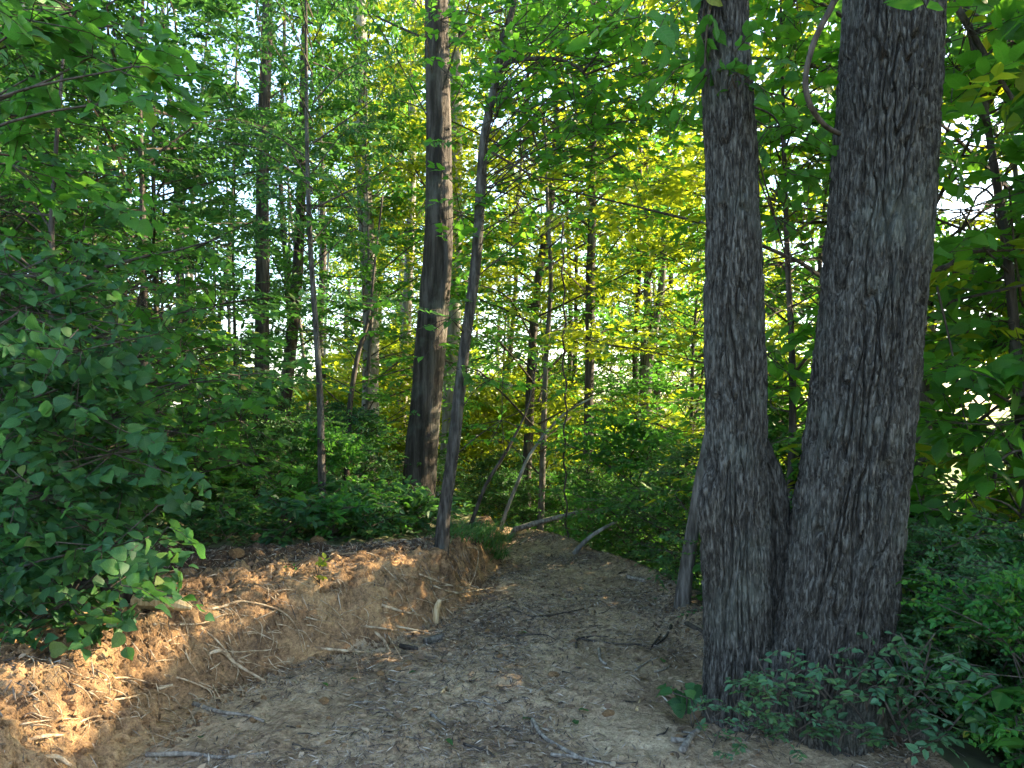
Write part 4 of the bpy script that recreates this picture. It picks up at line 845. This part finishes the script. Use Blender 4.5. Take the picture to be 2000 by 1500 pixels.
for k in range(230):
    t = rr.random(); x0 = 30 + 900 * t; ytop = np.interp(x0, [0, 300, 500, 700, 900, 950], [1290, 1180, 1130, 1110, 1100, 1100]); ybot = np.interp(x0, [0, 300, 500, 700, 900, 950], [1490, 1420, 1310, 1270, 1190, 1130])
    y0 = ytop + (ybot - ytop) * rr.random(); L = rr.uniform(20, 90); a = rr.choice([rr.uniform(-0.5, 0.9), rr.uniform(0.2, 1.4)]); bd = rr.uniform(-0.5, 0.9)
    p = [(x0, y0), (x0 + L * .4 * math.cos(a), y0 + L * .4 * math.sin(a)), (x0 + L * (.4 * math.cos(a) + .5 * math.cos(a + bd)), y0 + L * (.4 * math.sin(a) + .5 * math.sin(a + bd)))]
    stick('fine_root', 'fine hair-like pale rootlet in the cut face of the bank', 'root', p, rr.uniform(.0024, .0052), .0014, 'root', [-0.002, rr.uniform(.008, .03), 0.010], 'fine rootlets in the cut bank', 5, 9)
STICKS = [
 ([(378, 1377), (430, 1392), (480, 1400), (515, 1412)], .013, .007, 'twig_pale', 'peeled grey stick lying at the foot of the bank'),
 ([(285, 1477), (370, 1475), (440, 1482), (525, 1472)], .012, .006, 'twig_pale', 'long wavy grey stick on the path close to the bank foot'),
 ([(1040, 1408), (1060, 1440), (1100, 1465), (1160, 1498)], .012, .007, 'twig_pale', 'long forked grey stick lying along the middle of the path'),
 ([(1125, 1265), (1130, 1248), (1180, 1245), (1290, 1252)], .009, .004, 'twig', 'angular dark stick lying across the path before the twin stems'),
 ([(1130, 1248), (1200, 1258), (1280, 1260)], .007, .004, 'twig', 'dark twig lying alongside the angular stick'),
 ([(1170, 1270), (1172, 1290), (1184, 1300)], .012, .008, 'twig_pale', 'short pale curved stick below the angular dark one'),
 ([(1075, 1475), (1120, 1480), (1200, 1495)], .009, .005, 'twig_pale', 'second grey stick crossing the long forked one'),
 ([(840, 1395), (858, 1410), (870, 1418)], .010, .006, 'twig_pale', 'short pale splinter on the bare dusty part of the path'),
 ([(905, 1368), (935, 1372), (968, 1380)], .006, .004, 'twig_pale', 'straight thin grey stick on the mulch'),
 ([(862, 1355), (872, 1343)], .009, .007, 'wood_raw', 'tiny pale wood chip standing near the straight thin stick'),
 ([(905, 1455), (950, 1468), (965, 1480)], .007, .004, 'twig', 'thin curved twig near the front of the path'),
 ([(985, 1425), (1020, 1432)], .010, .008, 'twig', 'dark bark strip on the mulch'),
 ([(1243, 1388), (1250, 1368)], .008, .004, 'wood_raw', 'pale yellow splinter in the mulch beside the slimmer stem'),
 ([(1330, 1470), (1350, 1440), (1362, 1430)], .018, .012, 'twig_pale', 'pale broken wood stub beside the slimmer stem foot'),
 ([(1310, 1448), (1345, 1450)], .014, .010, 'twig_pale', 'grey bark piece lying by the broken wood stub'),
 ([(1225, 1130), (1260, 1138)], .022, .018, 'twig_pale', 'short grey log on the right rim of the path'),
 ([(1015, 1065), (1035, 1050)], .012, .008, 'twig_pale', 'pale stick lying at the crest of the path'),
 ([(1240, 1310), (1262, 1295), (1285, 1285)], .006, .004, 'twig_pale', 'pale twig at the mulch edge near the grey sapling'),
 ([(830, 1258), (862, 1248)], .030, .026, 'bark_sapling', 'short stout log lying at the foot of the bank'),
 ([(780, 1265), (815, 1270)], .018, .014, 'bark_dark', 'dark chunk of wood beside the short stout log'),
 ([(950, 1245), (1000, 1243), (1060, 1240), (1085, 1250)], .006, .003, 'twig', 'thin dark twig across the middle of the path'),
 ([(1000, 1190), (1040, 1205), (1090, 1200), (1140, 1190)], .008, .004, 'twig', 'drooping dark root strand on the far part of the path'),
 ([(1290, 1240), (1270, 1270), (1275, 1300)], .006, .003, 'twig', 'twig leaning down from the grey sapling foot'),
 ([(1340, 1220), (1370, 1235), (1385, 1245)], .016, .010, 'twig', 'dark root running from the grey sapling to the slimmer stem'),
 ([(1310, 1225), (1300, 1245), (1280, 1262)], .014, .006, 'twig', 'dark root spreading from the grey sapling toward the path'),
]
for p, a, b, mt, lab in STICKS: stick('stick', lab, 'stick', p, a, b, mt, 0.7 * a, 'sticks lying on the path')
for k in range(70):
    y0 = rr.uniform(1090, 1490); xl = np.interp(y0, [1090, 1200, 1260, 1340, 1490], [985, 900, 780, 430, 360]); xr = np.interp(y0, [1090, 1130, 1250, 1490], [1160, 1280, 1370, 1330])
    x0 = rr.uniform(xl, xr); L = rr.uniform(15, 60) * np.interp(y0, [1090, 1490], [.5, 1]); a = rr.uniform(-0.6, 0.6); bd = rr.uniform(-.7, .7)
    p = [(x0, y0), (x0 + L * .5 * math.cos(a), y0 + L * .25 * math.sin(a)), (x0 + L * (.5 * math.cos(a) + .5 * math.cos(a + bd)), y0 + L * .3 * (math.sin(a) + math.sin(a + bd)))]
    stick('twig_piece', 'small broken twig scattered on the mulch of the path', 'twig', p, rr.uniform(.003, .006), .002, rr.choice(['twig', 'twig_pale', 'twig']), .004, 'broken twigs on the path', 5, 8)
# torn wooden stake, broken log
g = on_ground(850, 1215); k = np.array([g - [0, 0, .1], g + [0.01, 0, .06], g + [0.035, 0.02, .15]])
v, q = tube(catmull(k, 10), [.024] * 8 + [.021, .012], 7, soft_disp(.4, 6)); tag(link('wooden_stake', mesh_quads('wooden_stake', v, q, ['wood_raw'])), 'torn yellow wooden stake sticking up from the bank foot', 'stake')
a0, a1 = on_ground(130, 1165, .05), on_ground(345, 1185, .03)
root = thing('broken_log', a0, 'broken log with a pale torn end lying on the bank under the bush', 'log')
k = catmull([a0, (a0 + a1) / 2 + [0, 0, .02], a1], 30); v, q = tube(k - a0, np.interp(np.linspace(0, 1, 30), [0, .8, 1], [.062, .055, .045]), 16, soft_disp(.3, 7)); link('bark', mesh_quads('bark', v, q, ['bark_dark'], None, None, True), root)
e = a1 + unit(a1 - a0) * 0.10 + [0, -.02, -.02]; k = catmull([a0 * .35 + a1 * .65 + [0, -.03, -.012], a1 + [0, -.02, -.005], e], 14); v, q = tube(k - a0, np.interp(np.linspace(0, 1, 14), [0, .5, .8, 1], [.046, .045, .036, .012]), 11, lambda a, s, R: R * .35 * vnoise(a * 2.2, s * 3, 9)); link('torn_end', mesh_quads('torn_end', v, q, ['wood_raw']), root)
# fallen pole and branch where the path ends
k = catmull([P(998, 1036, 8.9), P(1060, 1018, 8.9), P(1130, 1000, 8.8), P(1185, 985, 8.7), P(1215, 984, 8.7)], 24); k[0, 2] = gz(k[0, 0], k[0, 1]) + .02
v, q = tube(k, np.linspace(.036, .018, 24), 10, soft_disp(.2, 3)); tag(link('fallen_pole', mesh_quads('fallen_pole', v, q, ['twig_pale'], None, None, True)), 'long fallen pole propped in the shrubs across the path end', 'pole')
b0 = on_ground(1122, 1082); k = catmull([b0, P(1140, 1060, b0[1] - .05), P(1165, 1040, b0[1] - .05), P(1205, 1018, b0[1] - .1)], 20)
v, q = tube(k, np.linspace(.030, .014, 20), 9, soft_disp(.25, 4)); tag(link('fallen_branch', mesh_quads('fallen_branch', v, q, ['bark_pale'], None, None, True)), 'grey crooked branch leaning into the shrubs at the path edge', 'branch')
# clods
def clod_mesh(seed):
    import bmesh
    bm = bmesh.new(); bmesh.ops.create_icosphere(bm, subdivisions=2, radius=1); r = np.random.default_rng(seed)
    for v in bm.verts:
        d = v.co.normalized(); f = 1 + 0.55 * float(vnoise(d.x * 1.8 + seed, d.y * 1.8 + d.z * 2.1, seed)) + 0.25 * float(vnoise(d.x * 5, d.y * 5 + d.z * 4, seed + 2)); v.co = d * f; v.co.z *= 0.7
    me = bpy.data.meshes.new('clod'); bm.to_mesh(me); bm.free(); me.materials.append(M['clods']); return me
CL = [clod_mesh(k) for k in range(5)]
spots_c = [(500, 1055), (462, 1090), (620, 1060)]
for k in range(75):
    if k < 3: px, py = spots_c[k]; s = 0.05
    else:
        py = rr.uniform(1080, 1490); px = rr.uniform(np.interp(py, [1080, 1300, 1490], [300, 20, 20]), np.interp(py, [1080, 1130, 1250, 1490], [1000, 1250, 1360, 1330])); s = 0.008 + 0.022 * rr.random() ** 2.2
    g = on_ground(px, py, s * .25); o = tag(link('clay_clod', CL[k % 5], None, g), 'rough lump of clay lying on the disturbed soil', 'clod', 'clods of clay on bank and path')
    o.scale = (s * rr.uniform(.8, 1.3), s * rr.uniform(.8, 1.3), s); o.rotation_euler = (rr.uniform(-.4, .4), rr.uniform(-.4, .4), rr.uniform(0, 6))
tag(bpy.data.objects['clay_clod'], 'large round clod of earth perched on the bank top by the plants')
for k, (px, py) in enumerate([(812, 1318), (1030, 1240), (1125, 1420), (1278, 1172), (1105, 1175), (1130, 1390), (1020, 1408), (390, 1447), (640, 1345), (1295, 1300), (870, 1450), (700, 1330)]):
    g = on_ground(px, py, .012); o = tag(link('fallen_leaf', leaf_meshes('elm', 'leaf_shade_blue')[k % 3], None, g), 'single fallen green leaf lying on the path mulch', 'leaf', 'fallen green leaves on the path')
    s = rr.uniform(.05, .08); o.scale = (s, s, s); o.rotation_euler = (rr.uniform(-.3, .3), rr.uniform(-.3, .1), rr.uniform(0, 6))
# mulch of splinters
def mulch(name, n, xy, lmin, lmax, seed, mat, lift=0.004, w=(0.0018, 0.0055)):
    rng = np.random.default_rng(seed); x, y = xy(rng, n); n = len(x); L = lmin + (lmax - lmin) * rng.random(n) ** 2.5; az = rng.uniform(0, np.pi, n) * 1.0; W = rng.uniform(*w, n) * (0.5 + L / lmax)
    ex, ey = np.cos(az) * L / 2, np.sin(az) * L / 2; z1, z2 = gz(x - ex, y - ey), gz(x + ex, y + ey); zc = gz(x, y); l1, l2 = rng.uniform(0, 1, n) * lift * 2, rng.uniform(0, 1, n) * lift * 3.5
    zm = np.maximum(zc + lift * .5, (z1 + z2) / 2 + lift)
    A = np.stack([x - ex, y - ey, np.maximum(z1 + l1, zm - L * .3)], 1); Bp = np.stack([x + ex, y + ey, np.maximum(z2 + l2, zm - L * .3)], 1)
    S = np.stack([-np.sin(az), np.cos(az), 0 * az], 1) * W[:, None]; H = np.array([0, 0, 1.0]) * (W * 0.8)[:, None]; C = (A + Bp) / 2; C[:, 2] = np.maximum(C[:, 2], zm) + rng.uniform(0, .3, n) * W
    v = np.stack([A, C - S, C + H, C + S, Bp, Bp * .98 + A * .02], 1).reshape(-1, 3)
    q = np.array([[0, 1, 4, 2], [0, 2, 4, 3]])[None] + (np.arange(n) * 6)[:, None, None]
    tag(link(name, mesh_quads(name, v, q.reshape(-1, 4), [mat], None, np.repeat(rng.random(n), 2))), kind='stuff')
def on_path(rng, n):
    y = 2.4 + 7 * rng.random(n * 2) ** 1.5; xf, xe = x_foot(y), np.maximum(x_edge(y) + .15, np.where(y < 4.6, 1.9, 0)); x = xf + (xe - xf) * rng.random(n * 2)
    dens = 0.45 + 1.3 * fbm(x * 1.6, y * 1.6, 3, 81); k = rng.random(n * 2) < np.clip(dens, .12, 1); return x[k][:n], y[k][:n]
def on_bank(rng, n):
    y = 2.5 + 5.5 * rng.random(n); d = rng.random(n) ** .8 * np.interp(y, [2, 4, 5, 5.5, 6, 7, 8], [2.2, 2.2, 1.9, 1.25, 0.62, 0.40, 0.30]) / .86
    x = x_foot(y) - d; k = (rng.random(n) < np.clip(.15 + d, 0, 1)); return x[k], y[k]
mulch('mulch', 42000, on_path, .008, .075, 1, 'chips', 0.004, (0.0014, 0.0042))
mulch('bank_debris', 22000, on_bank, .008, .085, 2, 'chips', 0.005, (0.0013, 0.0045))
# crumbs of soil and dead leaves
def crumbs(name, n, xy, smin, smax, seed, mat):
    rng = np.random.default_rng(seed); x, y = xy(rng, n); n = len(x); r = smin + (smax - smin) * rng.random(n) ** 3
    z = np.array([(lambda h: h[0].z if h[0] is not None else -9)(SURF.ray_cast(Vector((a, b, 3)), Vector((0, 0, -1)))) for a, b in zip(x.tolist(), y.tolist())]); k = z > -5; x, y, z, r = x[k], y[k], z[k], r[k]; n = len(x)
    o = np.array([[1, 0, 0], [-1, 0, 0], [0, 1, 0], [0, -1, 0], [0, 0, 1], [0, 0, -1]], float)
    v = np.stack([x, y, z + r * .3], 1)[:, None] + o[None] * r[:, None, None] * rng.uniform(.5, 1.1, (n, 6, 1)) + rng.normal(0, .22, (n, 6, 3)) * r[:, None, None]
    q = np.array([[4, 0, 5, 2], [4, 2, 5, 1], [4, 1, 5, 3], [4, 3, 5, 0]])[None] + (np.arange(n) * 6)[:, None, None]
    tag(link(name, mesh_quads(name, v.reshape(-1, 3), q.reshape(-1, 4), [mat], None, np.repeat(rng.random(n), 4))), kind='stuff')
crumbs('soil_crumbs', 7000, lambda g, n: (lambda y: (x_foot(y) - g.random(n) ** 1.3 * 1.3 + .12, y))(2.5 + 5 * g.random(n)), .003, .020, 31, 'bank')
crumbs('path_crumbs', 6000, on_path, .003, .016, 32, 'path')
def dead_leaves():
    rng = np.random.default_rng(41); x, y = on_path(rng, 1500); x2, y2 = on_bank(rng, 900); x = np.concatenate([x, x2]); y = np.concatenate([y, y2]); n = len(x)
    az = rng.uniform(0, 6.28, n); ax = np.stack([np.cos(az), np.sin(az), rng.normal(0, .25, n)], 1); nn = np.array([0, 0, 1.0]) + rng.normal(0, .35, (n, 3))
    v, q, r = stamp(leaf_template('elm', 4), np.stack([x, y, gz(x, y) + .012], 1), ax, nn, rng.uniform(.025, .065, n), rng.random(n))
    tag(link('leaf_litter', mesh_quads('leaf_litter', v, q, ['dead_leaf'], None, r, True)), kind='stuff')
dead_leaves()
# low ground cover on the forest floor
def cover():
    rng = np.random.default_rng(9); n = 40000; y = 3 + 22 * rng.random(n) ** 1.4; x = rng.uniform(-1, 1, n) * (0.75 * y + 1.5)
    d = (x_foot(y) - x) * .86; vl = np.interp(y, [2, 4, 5, 5.5, 6, 7, 8], [2.2, 2.2, 1.9, 1.25, 0.62, 0.40, 0.30]); fall = np.maximum(x_edge(y) + .25, np.where(y < 4.8, 2.3, 0))
    k = ((d > vl) | (x > fall)) ; k |= (y > 14); x, y = x[k], y[k]; n = len(x)
    z = gz(x, y) + rng.random(n) ** 1.5 * (.12 + .22 * np.clip(fbm(x * 1.3, y * 1.3, 2, 5) + .3, 0, 1)) + .01
    az = rng.uniform(0, 6.28, n); ax = np.stack([np.cos(az), np.sin(az), rng.normal(0, .3, n)], 1); nn = np.array([0, 0, 1.0]) + rng.normal(0, .4, (n, 3))
    v, q, r = stamp(T_MID, np.stack([x, y, z], 1), ax, nn, rng.uniform(.035, .075, n) * (1 + y / 20), rng.random(n))
    tag(link('ground_cover', mesh_quads('ground_cover', v, q, ['leaf_shrub'], None, r)), kind='stuff')
cover()
